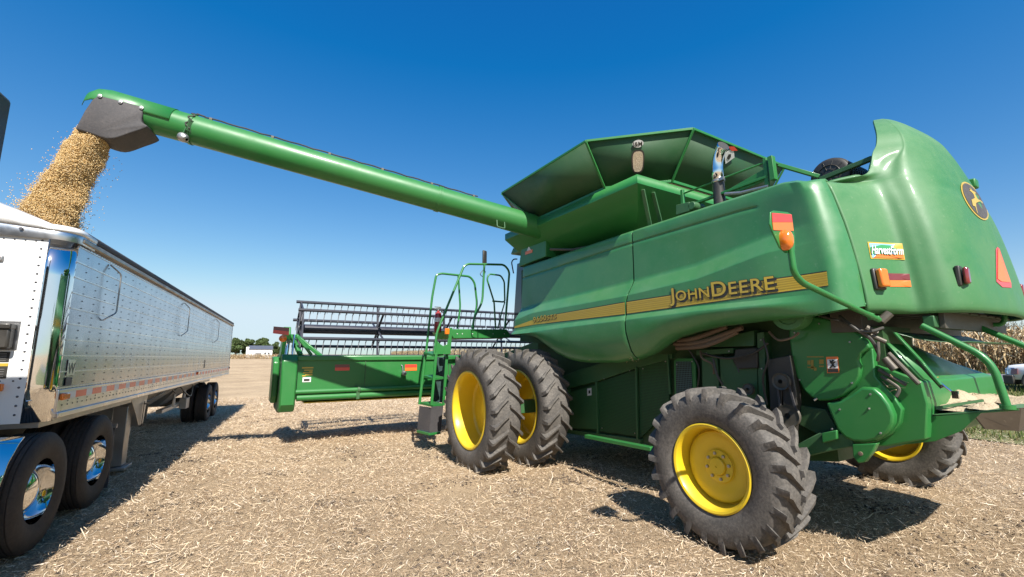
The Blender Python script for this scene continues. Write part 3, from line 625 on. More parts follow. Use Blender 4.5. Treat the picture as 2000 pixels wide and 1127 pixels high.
# decals on the hood follow its surface
def decal(name, parent, mat, poly, off, closed_poly=True):
    mb = MB(); vs = [(x, hood_y(x, z)-off, z) for x, z in poly]; cx = sum(p[0] for p in poly)/len(poly); cz = sum(p[1] for p in poly)/len(poly)
    n = len(vs); mb.add(vs+[(cx, hood_y(cx, cz)-off, cz)], [(i, (i+1) % n, n) for i in range(n)]); return mb.build(name, mat, parent)
def dens(poly, k=8):
    out = []
    for i in range(len(poly)):
        a, b_ = poly[i], poly[(i+1) % len(poly)]
        out += [(a[0]+(b_[0]-a[0])*t/k, a[1]+(b_[1]-a[1])*t/k) for t in range(k)]
    return out
smv = skin('slow_vehicle_triangle', 'red', [(1944, 487), (1947, 482.5), (1951, 486), (1974, 553), (1974.5, 562), (1957, 561), (1945, 550)], .004, hood); skin('triangle_centre', 'orange', [(1947.5, 487), (1949, 487), (1972.5, 552), (1954, 550), (1947, 545)], .007, smv)
def ell(cx, cy, a, b_, rot, n=30): c, s_ = math.cos(rot), math.sin(rot); return [(cx+a*math.cos(t)*c-b_*math.sin(t)*s_, cy+a*math.cos(t)*s_+b_*math.sin(t)*c) for t in np.linspace(0, 2*PI, n, endpoint=False)]
EC = (1902.5, 393); rot = R(57)
lg = skin('emblem_plate', 'stripe', ell(*EC, 43.5, 15.5, rot), .005, hood, 1); skin('emblem_field', 'rubber', ell(*EC, 40, 13, rot), .008, lg, 1)
deer = [(-.17, -.03), (-.10, .035), (.03, .03), (.07, .075), (.05, .11), (.02, .135), (.05, .14), (.06, .165), (.075, .125), (.10, .16), (.10, .115), (.155, .085), (.15, .07), (.115, .07), (.095, .0), (.16, -.03), (.165, -.07), (.15, -.07), (.145, -.04), (.07, -.03), (-.03, -.025), (-.09, -.06), (-.17, -.13), (-.185, -.125), (-.12, -.055)]
# the stag leaps along the long axis of the badge
bmd = bmesh.new(); fv = [bmd.verts.new(HIT(EC[0]+(-.9*z)*190*math.cos(rot)+(x*.9)*62*math.cos(rot+PI/2)*-1, EC[1]+(-.9*z)*190*math.sin(rot)+(x*.9)*62*math.sin(rot+PI/2)*-1, .011)[0]) for x, z in deer]; bmd.faces.new(fv); bmesh.ops.triangulate(bmd, faces=bmd.faces); bmd.verts.index_update()
mbd = MB(); mbd.add([tuple(v.co) for v in bmd.verts], [tuple(v.index for v in f.verts) for f in bmd.faces]); bmd.free(); mbd.build('leaping_deer', 'stripe', lg)
# stickers and lamps on the left corner of the hood
hf = skin('name_sticker', 'stripe', [(1693.5, 472.5), (1762, 475.8), (1767.5, 508), (1700, 505.5)], .004, hood)
skin('sticker_sky', 'skyblue', [(1696.5, 475.5), (1760, 478.6), (1765, 505.8), (1702.5, 503.3)], .006, hf)
skin('sticker_hills', 'fieldgreen', [(1697.3, 483.5), (1720, 478.5), (1741, 480), (1760.5, 484), (1763.2, 499), (1700, 496.5)], .0075, hf)
skin('sticker_soil', 'orange', [(1712, 497), (1763.5, 496.8), (1765, 505.8), (1704.5, 503.5)], .009, hf)
p0, n0 = HIT(1699.5, 496, .011); p1, _ = HIT(1762.5, 498, .011); u = (p1-p0); L = u.length; u.normalize(); v0 = (HIT(1700, 480, .011)[0]-p0).normalized(); t_ = MB(); wd = text(t_, 'HarvestForm', .115, (0, 0, 0), (1, 0, 0), (0, 1, 0), 0, .03)
mb = MB(); text(mb, 'HarvestForm', .115, p0+n0*.003, u, v0, 0, .018, L/wd); mb.build('sticker_lettering', 'white', hf)
mb = MB(); text(mb, 'HarvestForm', .115, p0+u*.004-v0*.004, u, v0, 0, .024, L/wd); mb.build('sticker_letter_edge', 'fieldgreen', hf)
p0, n0 = HIT(1713, 546, 0); u = (HIT(1723, 546.5, 0)[0]-HIT(1703, 545.5, 0)[0]).normalized(); v0 = n0.cross(u).normalized(); v0 = v0 if v0.z > 0 else -v0; n0 = u.cross(v0); n0 = n0 if n0.y < 0 else -n0
lm = MB().obox(p0+n0*.012, u*.052, v0*.098, n0*.016).build('corner_lamp_base', 'black', hood, bevel=.012); MB().obox(p0+n0*.05+u*.006, u*.040, v0*.082, n0*.026).build('lamp_lens', 'amber', lm, bevel=.014)
r1 = skin('reflector', 'darkred', [(1733.5, 534), (1776, 535), (1777.5, 547.5), (1735, 547)], .005, hood); skin('reflector_band', 'orange', [(1735, 547.5), (1777.5, 548), (1779.5, 560.5), (1736, 560)], .005, r1)
for sx in (-1, 1):
    x = 6.1+sx*.9; t = MB(); y = hood_y(x, 2.45)
    t.box(x-.047, x+.047, y-.004, y+.03, 2.375, 2.55); tb = t.build('tail_lamp_base', 'black', hood, bevel=.01); MB().box(x-.038, x+.038, y-.05, y-.013, 2.385, 2.535).build('tail_lamp_lens', 'redlens', tb, bevel=.018)
mb = MB(); p = (6.62, hood_y(6.62, 3.62), 3.62); mb.obox(p, (.06, 0, 0), (0, .05, 0), (0, 0, .05)); mb.build('hood_latch', 'green', hood, bevel=.015)
# underside of the hood: slatted outlet
mb = MB(); mb.box(5.15, 7.05, 1.30, 1.34, 2.02, 2.2); mb.box(4.75, 7.45, 1.75, 2.0, 2.0, 2.24)
for k in range(7): mb.bar((5.2+.27*k, 1.24, 2.165), (5.2+.27*k, 1.95, 2.165), .20, .018)
mb.build('outlet_louvre', 'darksteel', CB, bevel=.004)
mb = MB(); mb.box(5.05, 6.75, 1.34, 1.42, 2.03, 2.13); mb.build('outlet_beam', 'green_dull', CB, bevel=.008)
# ---- warning lamp arm on the left rear
ar = MB(); ar.tube(fillet([(4.62, 1.58, 2.09), (3.34, 1.555, 2.30), (3.24, 1.555, 2.36), (3.235, 1.56, 2.56)], .14, 7), .022, 12); arm = ar.build('marker_arm', 'green', CB)
pl = [AY(x, y, 1.57) for x, y in fillet([(1504, 438, 0), (1505, 413, 0), (1520, 410.5, 0), (1545, 417, 0), (1549, 440, 0), (1553, 462, 0), (1553, 491, 0), (1538, 494, 0), (1524, 486, 0), (1510, 455, 0)], 5, 3) for x, y in [(x, y)]] if False else [AY(p[0], p[1], 1.57) for p in [(1504, 438), (1505, 414), (1512, 411), (1538, 414), (1546, 418), (1549, 440), (1553, 462), (1553, 488), (1550, 492), (1536, 494), (1524, 484), (1511, 456)]]
plate = MB().prism(pl, (0, .012, 0)).build('marker_plate', 'green', arm, bevel=.004)
MB().prism([AY(x, y, 1.569) for x, y in [(1507, 416), (1545, 419), (1547, 434), (1508, 434)]], (0, -.004, 0)).build('reflector', 'red', plate)
MB().prism([AY(x, y, 1.569) for x, y in [(1508, 434.5), (1547, 434.5), (1549, 451), (1510, 449.5)]], (0, -.004, 0)).build('reflector_band', 'orange', plate)
c_ = Vector(AY(1534.5, 469, 1.55)); t = MB(); t.lathe([(.058, .02), (.060, .0), (.058, -.018), (.046, -.036), (.025, -.046), (0, -.05)], c_, (0, 1, 0), 28); lo = t.build('amber_lamp', 'amber', plate); lo.scale = (.78, 1, 1.22)
lo.location = Vector((c_.x*(1-.78), 0, c_.z*(1-1.22))) - Vector((CB.location.x*(1-.78), 0, 0))
# ---- grain tank
mb = MB()
rimz, rx0, rx1, ry0, ry1 = 4.10, 4.28, 7.92, 3.86, 7.3
lip = [(rx0, ry0), (rx1, ry0), (rx1, ry1), (rx0, ry1)]; low = [(5.0, 4.55), (7.2, 4.55), (7.2, 6.9), (5.0, 6.9)]
top = [(x, y, 4.15) for x, y in lip]; mid = [(x, y, 4.03) for x, y in lip]; bot = [(x, y, 3.30) for x, y in low]
mb.add(top+mid+bot, [(i, (i+1) % 4, 4+(i+1) % 4, 4+i) for i in range(4)]+[(4+i, 4+(i+1) % 4, 8+(i+1) % 4, 8+i) for i in range(4)])
tank = mb.build('grain_tank', 'green', CB, solid=.012)
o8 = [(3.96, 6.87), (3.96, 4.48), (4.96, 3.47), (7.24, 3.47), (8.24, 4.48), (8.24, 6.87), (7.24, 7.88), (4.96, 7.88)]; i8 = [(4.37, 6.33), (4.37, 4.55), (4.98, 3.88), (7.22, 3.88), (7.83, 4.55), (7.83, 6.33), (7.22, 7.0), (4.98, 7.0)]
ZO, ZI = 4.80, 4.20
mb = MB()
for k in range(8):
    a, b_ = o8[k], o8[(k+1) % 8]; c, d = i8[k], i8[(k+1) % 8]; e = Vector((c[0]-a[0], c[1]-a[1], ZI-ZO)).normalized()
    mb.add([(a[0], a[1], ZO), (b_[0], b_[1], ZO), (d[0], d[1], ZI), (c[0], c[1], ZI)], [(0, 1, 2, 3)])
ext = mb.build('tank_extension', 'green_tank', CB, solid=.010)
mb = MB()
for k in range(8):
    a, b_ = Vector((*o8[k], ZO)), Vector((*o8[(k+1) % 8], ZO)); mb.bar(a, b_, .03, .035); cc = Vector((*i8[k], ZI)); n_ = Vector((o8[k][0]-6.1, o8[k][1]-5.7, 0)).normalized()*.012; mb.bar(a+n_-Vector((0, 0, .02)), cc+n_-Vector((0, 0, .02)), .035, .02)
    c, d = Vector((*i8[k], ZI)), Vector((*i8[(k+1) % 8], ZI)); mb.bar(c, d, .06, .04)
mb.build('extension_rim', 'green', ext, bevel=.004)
MB().prism([(x, y, 4.155) for x, y in i8], (0, 0, .03)).build('grain_level', 'chaff', tank)
# badge, window and warning decals on the extension
cA, cB_ = Vector((3.96, 4.48, ZO)), Vector((4.96, 3.47, ZO)); iA, iB = Vector((4.37, 4.55, ZI)), Vector((4.98, 3.88, ZI))
def onp(A, B_, I, J, u, v): return A.lerp(B_, u).lerp(I.lerp(J, u), v)
def pdec(name, mat, parent, A, B_, I, J, c, ru, rv, off, n=24, power=2.0):
    nn = (B_-A).cross(I-A).normalized(); nn = nn if nn.y < 0 or nn.z < 0 else -nn
    if nn.z > 0: nn = -nn
    p = []
    for k in range(n):
        t = 2*PI*k/n; cu, sv = math.cos(t), math.sin(t); cu = math.copysign(abs(cu)**(2/power), cu); sv = math.copysign(abs(sv)**(2/power), sv); p.append(onp(A, B_, I, J, c[0]+ru*cu, c[1]+rv*sv)+nn*off)
    return MB().prism(p, nn*.003).build(name, mat, parent)
bd = pdec('maker_badge', 'sticker', ext, cA, cB_, iA, iB, (.50, .165), .055, .075, .014)
nn = (cB_-cA).cross(iA-cA).normalized(); nn = nn if nn.z < 0 else -nn; u = (cB_-cA).normalized(); v = -((iA.lerp(iB, .5)-cA.lerp(cB_, .5)).normalized()); v = (v-u*v.dot(u)).normalized()
mb = MB(); text(mb, 'J&M', .085, onp(cA, cB_, iA, iB, .50, .215)+nn*.019-u*.066, u, v, 0, .02, .9); mb.build('badge_letters', 'ink', bd)
pdec('window_gasket', 'black', ext, cA, cB_, iA, iB, (.50, .52), .075, .235, .011, 32, 3.2)
wn = pdec('tank_window', 'chaff', ext, cA, cB_, iA, iB, (.50, .52), .060, .205, .015, 32, 3.2)
cC, cD, iC, iD = cB_, Vector((7.24, 3.47, ZO)), iB, Vector((7.22, 3.88, ZI))
wd_ = pdec('warning_decal', 'sticker', ext, cC, cD, iC, iD, (.40, .20), .055, .17, .012, 4, 2); pdec('decal_header', 'red', wd_, cC, cD, iC, iD, (.40, .06), .052, .045, .017, 4, 2); pdec('decal_figure', 'ink', wd_, cC, cD, iC, iD, (.40, .22), .018, .06, .017, 5, 2)
# stiffeners under the tank side, front tank panel with small peaked sticker
mb = MB(); mb.bar(AX(1308, 470, 4.75)if False else (4.70, 4.02, 3.42), (4.42, 3.90, 3.98), .05, .03); mb.bar((4.95, 4.02, 3.42), (4.62, 3.90, 3.98), .05, .03); mb.build('tank_strut', 'green_dull', CB, bevel=.004)
ftp = MB().prism([AX(x, y, 4.50) for x, y in [(1022, 460), (1013, 521), (1066, 501), (1066, 455)]], (1.2, 0, 0)).build('front_tank_panel', 'green', CB, bevel=.01)
MB().prism([AX(x, y, 4.496) for x, y in [(1026, 492), (1040, 487), (1040, 493), (1026, 498)]], (-.003, 0, 0)).build('orange_sticker', 'orange', ftp)
MB().prism([AX(x, y, 4.496) for x, y in [(1029, 490.5), (1033, 481), (1037, 488)]], (-.003, 0, 0)).build('peak_sticker', 'sticker', ftp)
# ---- exhaust
ex = MB(); ex.tube([(4.80, 3.06, 3.2), (4.80, 3.06, 3.86)], .068, 20); exo = ex.build('exhaust_pipe', 'black', CB)
el = [(4.80, 3.06, 3.84), (4.80, 3.06, 4.03)]+[(4.80-.052*(1-math.cos(t)), 3.06-.165*(1-math.cos(t)), 4.03+.26*math.sin(t)) for t in np.linspace(.1, 1.32, 9)]
mb = MB(); mb.tube(el, [.064]*5+[.065]*4+[.068, .074], 24, caps=False); chs = mb.build('chrome_elbow', 'chrome', exo, solid=.004)
d_ = (Vector(el[-1])-Vector(el[-2])).normalized(); mb = MB(); mb.tube([Vector(el[-1])-d_*.004, Vector(el[-1])+d_*.002], .0705, 24); mb.build('dark_mouth_disc', 'ink', exo)  # black disc over the mouth, shade inside the pipe put into colour
mb = MB(); mb.lathe([(.072, -.012), (.075, -.008), (.075, .012), (.072, .016)], (4.80, 3.06, 3.88), (0, 0, 1), 24); mb.obox((4.76, 2.985, 3.88), (.02, 0, 0), (0, .03, 0), (0, 0, .02)); mb.build('pipe_clamp', 'galv', exo)
# ---- engine deck rail and bits
rl = MB(); X0 = 4.78
for p in ((1333, 378), (1495, 318)):
    q = Vector(AX(*p, X0)); rl.box(X0-.02, X0+.02, q.y-.02, q.y+.02, 3.30, q.z+.05)
a, b_ = Vector(AX(1335, 378, X0)), Vector(AX(1497, 316, X0)); rl.tube([a, b_], .012, 8)
rl.prism([AX(x, y, X0) for x, y in [(1420, 371), (1492, 330), (1494, 352), (1420, 384)]], (.03, 0, 0)); rl.bar(AX(1340, 404, X0), AX(1500, 345, X0), .05, .03); rl.bar(AX(1506, 306, X0), AX(1512, 352, X0), .07, .05)
rl.bar(AX(1520, 322, X0+.1), AX(1600, 345, X0+.25), .04, .04)
rl.build('deck_rail', 'green', CB, bevel=.004)
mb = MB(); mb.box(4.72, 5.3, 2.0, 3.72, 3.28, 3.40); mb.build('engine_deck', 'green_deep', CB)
mb = MB(); mb.prism([AX(x, y, 4.66) for x, y in [(1320, 400), (1346, 394), (1346, 412), (1320, 420)]], (.2, 0, 0)); q = Vector(AX(1352, 402, 4.68)); mb.lathe([(0, -.02), (.05, -.02), (.055, 0), (.055, .18)], q, (1, 0, 0), 20); mb.build('filler_box', 'green_dull', CB, bevel=.006)
mb = MB(); mb.tube([AX(1416, 379, 4.7), AX(1446, 377, 4.7), AX(1500, 364, 4.75)], .02, 8); mb.build('deck_hose', 'galv', CB)
q = Vector((5.62, 2.22, 3.84)); mb = MB(); mb.lathe([(0, -.012), (.07, -.010), (.165, 0), (.185, .008), (.2, .02), (.205, .04)], q, (1, 0, 0), 40)
for k in range(9): mb.lathe([(.205, .06+.06*k), (.212, .065+.06*k), (.212, .085+.06*k), (.205, .09+.06*k)], q, (1, 0, 0), 40)
mb.lathe([(.204, .03), (.204, .62)], q, (1, 0, 0), 40)
for k in range(10): a = 2*PI*k/10; mb.bar(q+Vector((-.012, .06*math.cos(a), .06*math.sin(a))), q+Vector((.002, .17*math.cos(a), .17*math.sin(a))), .008, .012)
for r_ in (.06, .115): mb.lathe([(r_-.004, -.006), (r_, -.014), (r_+.004, -.006)], q, (1, 0, 0), 30)
air = mb.build('air_cleaner', 'black', CB)
mb = MB(); mb.bar(AX(1602, 351, 5.35), AX(1704, 309, 5.35), .05, .05); mb.build('hood_stay', 'green_dull', CB, bevel=.006)
# ---- cab, mostly hidden by the tank
cab = MB().prism([(5.55, 7.75, 2.3), (5.55, 7.75, 3.98), (5.55, 8.9, 3.98), (5.55, 9.1, 2.3)], (1.10, 0, 0)).build('cab', 'glass', CB, bevel=.02)
mb = MB(); mb.prism([(5.08, 7.6, 4.0), (5.06, 7.55, 4.08), (5.10, 7.7, 4.20), (5.10, 8.35, 4.20), (5.07, 8.42, 4.05)], (2.05, 0, 0)); mb.build('cab_roof', 'green_dusty', cab, bevel=.03)
mb = MB(); mb.tube(fillet([AY(1003, 534, 8.2), AY(999, 512, 8.2), AY(1003, 506, 8.2), AY(1010, 506, 8.2)], .05), .014, 8); mb.build('grab_bar', 'black', cab)
# ---- unloading auger: swung out sideways over the trailer
AUN = (.19, 1, 0); AUP = (0, 7.2, 0)
def AUG(x, y): return Vector(AP(x, y, AUP, AUN))
A0, A1 = AUG(238, 214.5), AUG(1150, 472); ad = (A1-A0).normalized(); up_ = Vector((0, 0, 1)); side = ad.cross(up_).normalized(); au = side.cross(ad).normalized()
RA = .205
mb = MB(); mb.tube([A0, A1], RA, 40); auger = mb.build('unloading_auger', 'green', CB)
mb = MB(); mb.tube([A1-ad*.12, A1+ad*.05, A1+ad*.28-up_*.2, A1+ad*.38-up_*.75], [.22, .22, .235, .22], 28); mb.build('auger_elbow', 'green_dull', auger)
LA = (A1-A0).length
def ring(t, w_, r): return [(RA+.001, t-w_/2), (r, t-w_/2), (r, t+w_/2), (RA+.001, t+w_/2)]
mb = MB()
for t in (LA*.115, LA*.60, LA*.605): mb.lathe(ring(t, .035, RA+.012), A0, ad, 40)
mb.lathe(ring(LA*.93, .05, RA+.02), A0, ad, 40); mb.build('tube_flange', 'green', auger)
def onaug(t, ang, r): return A0+ad*t+(au*math.cos(ang)+side*math.sin(ang))*r
nearside = 1 if side.y < 0 else -1
mb = MB(); hp = [onaug(LA*(.13+.56*k/40), nearside*(.28), RA+.012+.012*abs(math.sin(k*.9))) for k in range(41)]; mb.tube(hp, .011, 6)
cl = [onaug(LA*.115+.03*math.sin(k), nearside*(.2+.085*k), RA+.016) for k in range(22)]; mb.tube(cl, .010, 6)
mb.tube([onaug(LA*.13, nearside*.28, RA+.02), onaug(LA*.115, nearside*.2, RA+.03)], .012, 6); mb.build('lamp_wire', 'black', auger)
for t in (.13, .22, .31, .40, .52): pass
mb = MB()
for t in (.14, .25, .36, .47, .58, .68): mb.obox(onaug(LA*t, nearside*.28, RA+.012), ad*.018, side*.018, au*.016)
mb.build('wire_clip', 'darksteel', auger)
# work lamp under the tube
q = onaug(LA*.112, nearside*2.45, RA+.07); mb = MB(); mb.lathe([(0, -.05), (.05, -.045), (.062, -.02), (.062, .03), (.045, .06), (.02, .07)], q, (ad*.75-up_*.35-side*nearside*-.3), 20); lamp_ = mb.build('work_lamp', 'galv', auger)
mb = MB(); mb.bar(onaug(LA*.115, nearside*1.9, RA), q, .05, .015); mb.bar(onaug(LA*.118, nearside*1.35, RA+.012), onaug(LA*.118, nearside*2.1, RA+.012), .06, .03); mb.build('lamp_bracket', 'green_dull', lamp_)
# loop bracket under the tube near the root
mb = MB(); b0 = onaug(LA*.742, nearside*2.3, RA); e_ = b0-up_*.12+side*nearside*.02; mb.tube(fillet([b0, e_, e_+ad*.14, onaug(LA*.742+.14, nearside*2.3, RA)], .03, 4), .011, 8)
mb.build('transport_hook', 'green_dull', auger)
mb = MB(); b0 = onaug(LA*.91, nearside*.2, RA); mb.tube([b0, b0+au*.1], .035, 12); mb.tube([AX(1075, 487, 4.45), AX(1118, 488, 4.6), AX(1150, 482, 4.7)], .022, 8); mb.build('swing_cylinder', 'darksteel', auger)
# spout: steel hood over the end and a hanging rubber chute
mb = MB(); P = []
for t, dr, ex_ in ((0.62, 0, 1.02), (0.0, 0, 1.03), (-.12, 0, 1.03), (-.24, -.02, 1.0), (-.31, -.06, .9), (-.335, -.12, .72)):
    P.append([A0+ad*t+(au*math.cos(a)*ex_+side*math.sin(a)*(1.03 if t > -.2 else ex_))*RA*1.03+up_*0+au*(dr if abs(a) < 1.9 else 0) for a in np.linspace(-1.75, 1.75, 25)])
mb.grid(P); spout_h = mb.build('spout_hood', 'green', auger, ang=50, solid=.006)
near = [(191, 184), (240, 196.5), (283, 208.5), (276, 236), (287, 247), (254, 260), (215, 271), (176, 260), (147, 250.5), (165, 216), (181, 193)]
hw = .215; npl = Vector(AUP)+side*nearside*hw; near = near[:3]+[tuple(q[:2]) for q in smooth([(x, y, 0) for x, y in near[2:9]], 4)][1:-1]+near[8:]; mid = [Vector(AP(*p, npl, AUN))-side*nearside*hw for p in near]
mb = MB(); n_ = len(mid); cz = sum((p for p in mid), Vector())/n_
layers = [(-hw*1.02, .93), (-hw*.97, 1.0), (-hw*.5, 1.02), (hw*.5, 1.02), (hw*.97, 1.0), (hw*1.02, .93)]
for o_, s_ in layers: mb.v += [tuple(cz+(p-cz)*s_+side*o_) for p in mid]
for i in range(len(layers)-1):
    for k in range(n_):
        if k in (6, 7) and False: continue
        mb.f.append((i*n_+k, i*n_+(k+1) % n_, (i+1)*n_+(k+1) % n_, (i+1)*n_+k))
mb.f += [tuple(range(n_-1, -1, -1)), tuple(range((len(layers)-1)*n_, len(layers)*n_))]
chute = mb.build('rubber_chute', 'rubber', auger, ang=50, bevel=.012)
mb = MB()
for p in ((196, 188.5), (236, 200), (277, 211.5)):
    mb.lathe([(0, -.012), (.012, -.012), (.014, -.006), (.024, -.004), (.026, .004)], Vector(AP(*p, npl, AUN))+side*nearside*.016, -side*nearside, 14)
mb.build('chute_bolt', 'galv', chute)

# ---- lower left machinery
LX = 4.92
mb = MB(); mb.prism([AX(x, y, LX) for x, y in [(1098, 735), (1130, 722), (1240, 690), (1310, 672), (1312, 700), (1245, 718), (1165, 745), (1098, 762)]], (.12, 0, 0)); mb.prism([AX(x, y, LX) for x, y in [(1105, 838), (1250, 858), (1250, 868), (1105, 846)]], (.12, 0, 0))
for a, b_ in (((1165, 745), (1168, 846)), ((1243, 716), (1246, 858)), ((1304, 690), (1310, 770))): mb.bar(AX(*a, LX-.005), AX(*b_, LX-.005), .03, .04, up=(1, 0, 0))
mb.build('side_frame', 'green_dull', CB, bevel=.005)
for nm, q in (('screen_panel', [(1168, 748), (1242, 722), (1244, 852), (1170, 842)]), ('screen_panel', [(1248, 716), (1304, 700), (1308, 800), (1250, 856)]), ('blank_panel', [(1100, 770), (1163, 752), (1166, 838), (1104, 836)])):
    o = MB().prism([AX(x, y, LX+.012) for x, y in q], (.02, 0, 0)).build(nm, 'screen' if 'screen' in nm else 'green_dull', CB)
    if nm == 'blank_panel': wl_ = MB().prism([AX(x, y, LX+.010) for x, y in [(1147, 759), (1155, 757.5), (1155.5, 772), (1147.5, 773)]], (-.003, 0, 0)).build('warning_sticker', 'sticker', o); MB().prism([AX(x, y, LX+.006) for x, y in [(1149.5, 763), (1153, 762), (1153.2, 768), (1149.8, 769)]], (-.003, 0, 0)).build('sticker_figure', 'ink', wl_)
pf = MB().prism([AX(x, y, 4.85) for x, y in [(1316, 705), (1322, 700), (1352, 700), (1358, 712), (1360, 775), (1318, 790)]], (.03, 0, 0)).build('vent_frame', 'green', CB, bevel=.004)
MB().prism([AX(x, y, 4.845) for x, y in [(1320, 706), (1350, 706), (1353, 770), (1321, 780)]], (-.003, 0, 0)).build('vent_screen', 'perf', pf)
mb = MB()
for q in ([(1370, 700), (1400, 695), (1405, 760), (1372, 770)], [(1478, 650), (1492, 648), (1498, 800), (1482, 800)], [(1360, 684), (1432, 680), (1432, 690), (1360, 694)], [(1430, 655), (1472, 645), (1472, 676), (1385, 678)], [(1405, 700), (1478, 690), (1480, 790), (1410, 790)]):
    mb.prism([AX(x, y, 4.80+.04*random.random()) for x, y in q], (.15, 0, 0))
mb.build('case_plates', 'green_dull', CB, bevel=.006)
MB().prism([AX(x, y, 4.78) for x, y in [(1436, 682), (1478, 679), (1480, 719), (1440, 721), (1431, 705)]], (.05, 0, 0)).build('black_cover', 'black', CB, bevel=.01)
mb = MB()
for k, (a, m_, b_) in enumerate((((1318, 672), (1370, 668), (1450, 640)), ((1322, 680), (1380, 674), (1440, 648)), ((1325, 665), (1360, 660), (1420, 638)))): mb.tube(smooth([AX(*a, 4.66), AX(*m_, 4.62), AX(*b_, 4.66)], 8), .028, 9)
mb.tube(smooth([AX(1368, 686, 4.78), AX(1372, 700, 4.75), AX(1392, 712, 4.76), AX(1394, 730, 4.8)], 6), .012, 7); mb.build('hydraulic_hose', 'rust', CB)
mb = MB(); mb.tube(smooth([AX(1393, 700, 4.77), AX(1400, 730, 4.74), AX(1412, 752, 4.76)], 6), .014, 7); mb.tube([AX(1441, 719, 4.74), AX(1443, 727, 4.72)], .008, 6); mb.build('latch_rod', 'darksteel', CB)
MB().prism([AX(x, y, 4.72) for x, y in [(1497, 702), (1542, 694), (1556, 770), (1556, 790), (1549, 850), (1530, 850), (1528, 770), (1522, 850), (1505, 830), (1502, 760)]], (.10, 0, 0)).build('belt_guard', 'black', CB, bevel=.01)
MB().prism([AX(x, y, 4.83) for x, y in [(1520, 770), (1556, 760), (1556, 850), (1520, 850)]], (.03, 0, 0)).build('guard_opening', 'ink', CB)
# round shield under the rear panel
q = Vector(AX(1541, 612, 4.58)); mb = MB(); mb.lathe([(0, -.02), (.105, -.02), (.112, -.03), (.16, -.03), (.165, -.02), (.165, .12)], q, (1, 0, 0), 40); mb.build('round_shield', 'green_dusty', CB)
# chopper drive shields
SX = 4.78
def curve(pts, n=4): return smooth(pts, n)
up1 = [(1538, 616), (1541, 660), (1546, 700), (1555, 735), (1570, 763), (1584, 776), (1600, 783), (1622, 782), (1648, 773), (1668, 757), (1679, 735), (1681, 715), (1676, 704), (1683, 690), (1700, 679), (1690, 664), (1668, 645), (1640, 628), (1600, 620), (1570, 612)]
sh1 = MB().prism([AX(x, y, SX) for x, y in up1], (.16, 0, 0)).build('drive_shield', 'green', CB, bevel=.018, seg=3)
lowo = [(1612, 787), (1640, 783), (1664, 769), (1682, 756), (1706, 757), (1722, 771), (1736, 790), (1745, 812), (1744, 828), (1733, 846), (1714, 858), (1692, 864), (1668, 863), (1650, 855), (1634, 838), (1624, 815)]
sh2 = MB().prism([AX(x, y, SX-.06) for x, y in lowo], (.10, 0, 0)).build('lower_shield', 'green', CB, bevel=.022, seg=3)
side_o = [(1676, 706), (1692, 684), (1704, 680), (1709, 735), (1730, 760), (1748, 778), (1762, 800), (1758, 826), (1742, 848), (1712, 862), (1690, 866), (1664, 862), (1640, 846), (1640, 780), (1672, 756)]
MB().prism([AX(x, y, SX+.045) for x, y in side_o], (.24, 0, 0)).build('shield_back', 'green', sh2, bevel=.01)
lb = MB().prism([AX(x, y, SX-.002) for x, y in [(1613.5, 697), (1637, 696.5), (1639.5, 728), (1616, 729)]], (-.003, 0, 0)).build('warning_label', 'orange', sh1)
MB().prism([AX(x, y, SX-.006) for x, y in [(1615.5, 702), (1635.5, 701.5), (1637, 719.5), (1617, 720)]], (-.003, 0, 0)).build('label_field', 'sticker', lb)
MB().prism([AX(x, y, SX-.006) for x, y in [(1617, 721), (1637, 720.5), (1638, 727), (1617.5, 727.5)]], (-.003, 0, 0)).build('label_text', 'ink', lb)
mb = MB()
for a, b_, w_ in (((1622, 707), (1628, 711), .022), ((1628, 711), (1625, 715), .018), ((1625, 715), (1621, 718.5), .012), ((1626, 714), (1632, 717), .012), ((1621, 706), (1626, 707), .012), ((1627, 709), (1632, 706), .012), ((1623, 705), (1620, 704), .010)): mb.bar(AX(*a, SX-.011), AX(*b_, SX-.011), w_, .003, up=(0, 0, 1)) if False else mb.obox((Vector(AX(*a, SX-.011))+Vector(AX(*b_, SX-.011)))/2, (Vector(AX(*b_, SX-.011))-Vector(AX(*a, SX-.011)))/2, Vector((.0015, 0, 0)), (Vector(AX(*b_, SX-.011))-Vector(AX(*a, SX-.011))).cross(Vector((1, 0, 0))).normalized()*w_/2)
mb.lathe([(0, -.002), (.010, 0), (0, .002)], AX(1626.5, 704.5, SX-.011), (1, 0, 0), 10); mb.build('label_figure', 'ink', lb)
mb = MB()
for a, b_, c, d in ((1576, 696, 1609, 698), (1577, 704, 1583, 712), (1584, 703, 1589, 721), (1600, 702, 1609, 711), (1577, 716, 1592, 718.5), (1600, 714, 1609, 717), (1590, 718, 1595, 724)): mb.prism([AX(x, y, SX-.002) for x, y in [(a, b), (c, b), (c, d), (a, d)]], (-.002, 0, 0)) if False else mb.prism([AX(x, y, SX-.002) for x, y in [(a, b_), (c, b_), (c, d), (a, d)]], (-.002, 0, 0))
mb.build('faded_decal', 'stripe_line', sh1)
mb = MB(); mb.tube([AX(1698, 798, SX-.07), AX(1696, 797, SX-.045)], .008, 6); mb.tube([AX(1590, 782, SX-.02), AX(1596, 778, SX-.01)], .010, 6); mb.build('shield_screw', 'galv', sh2)
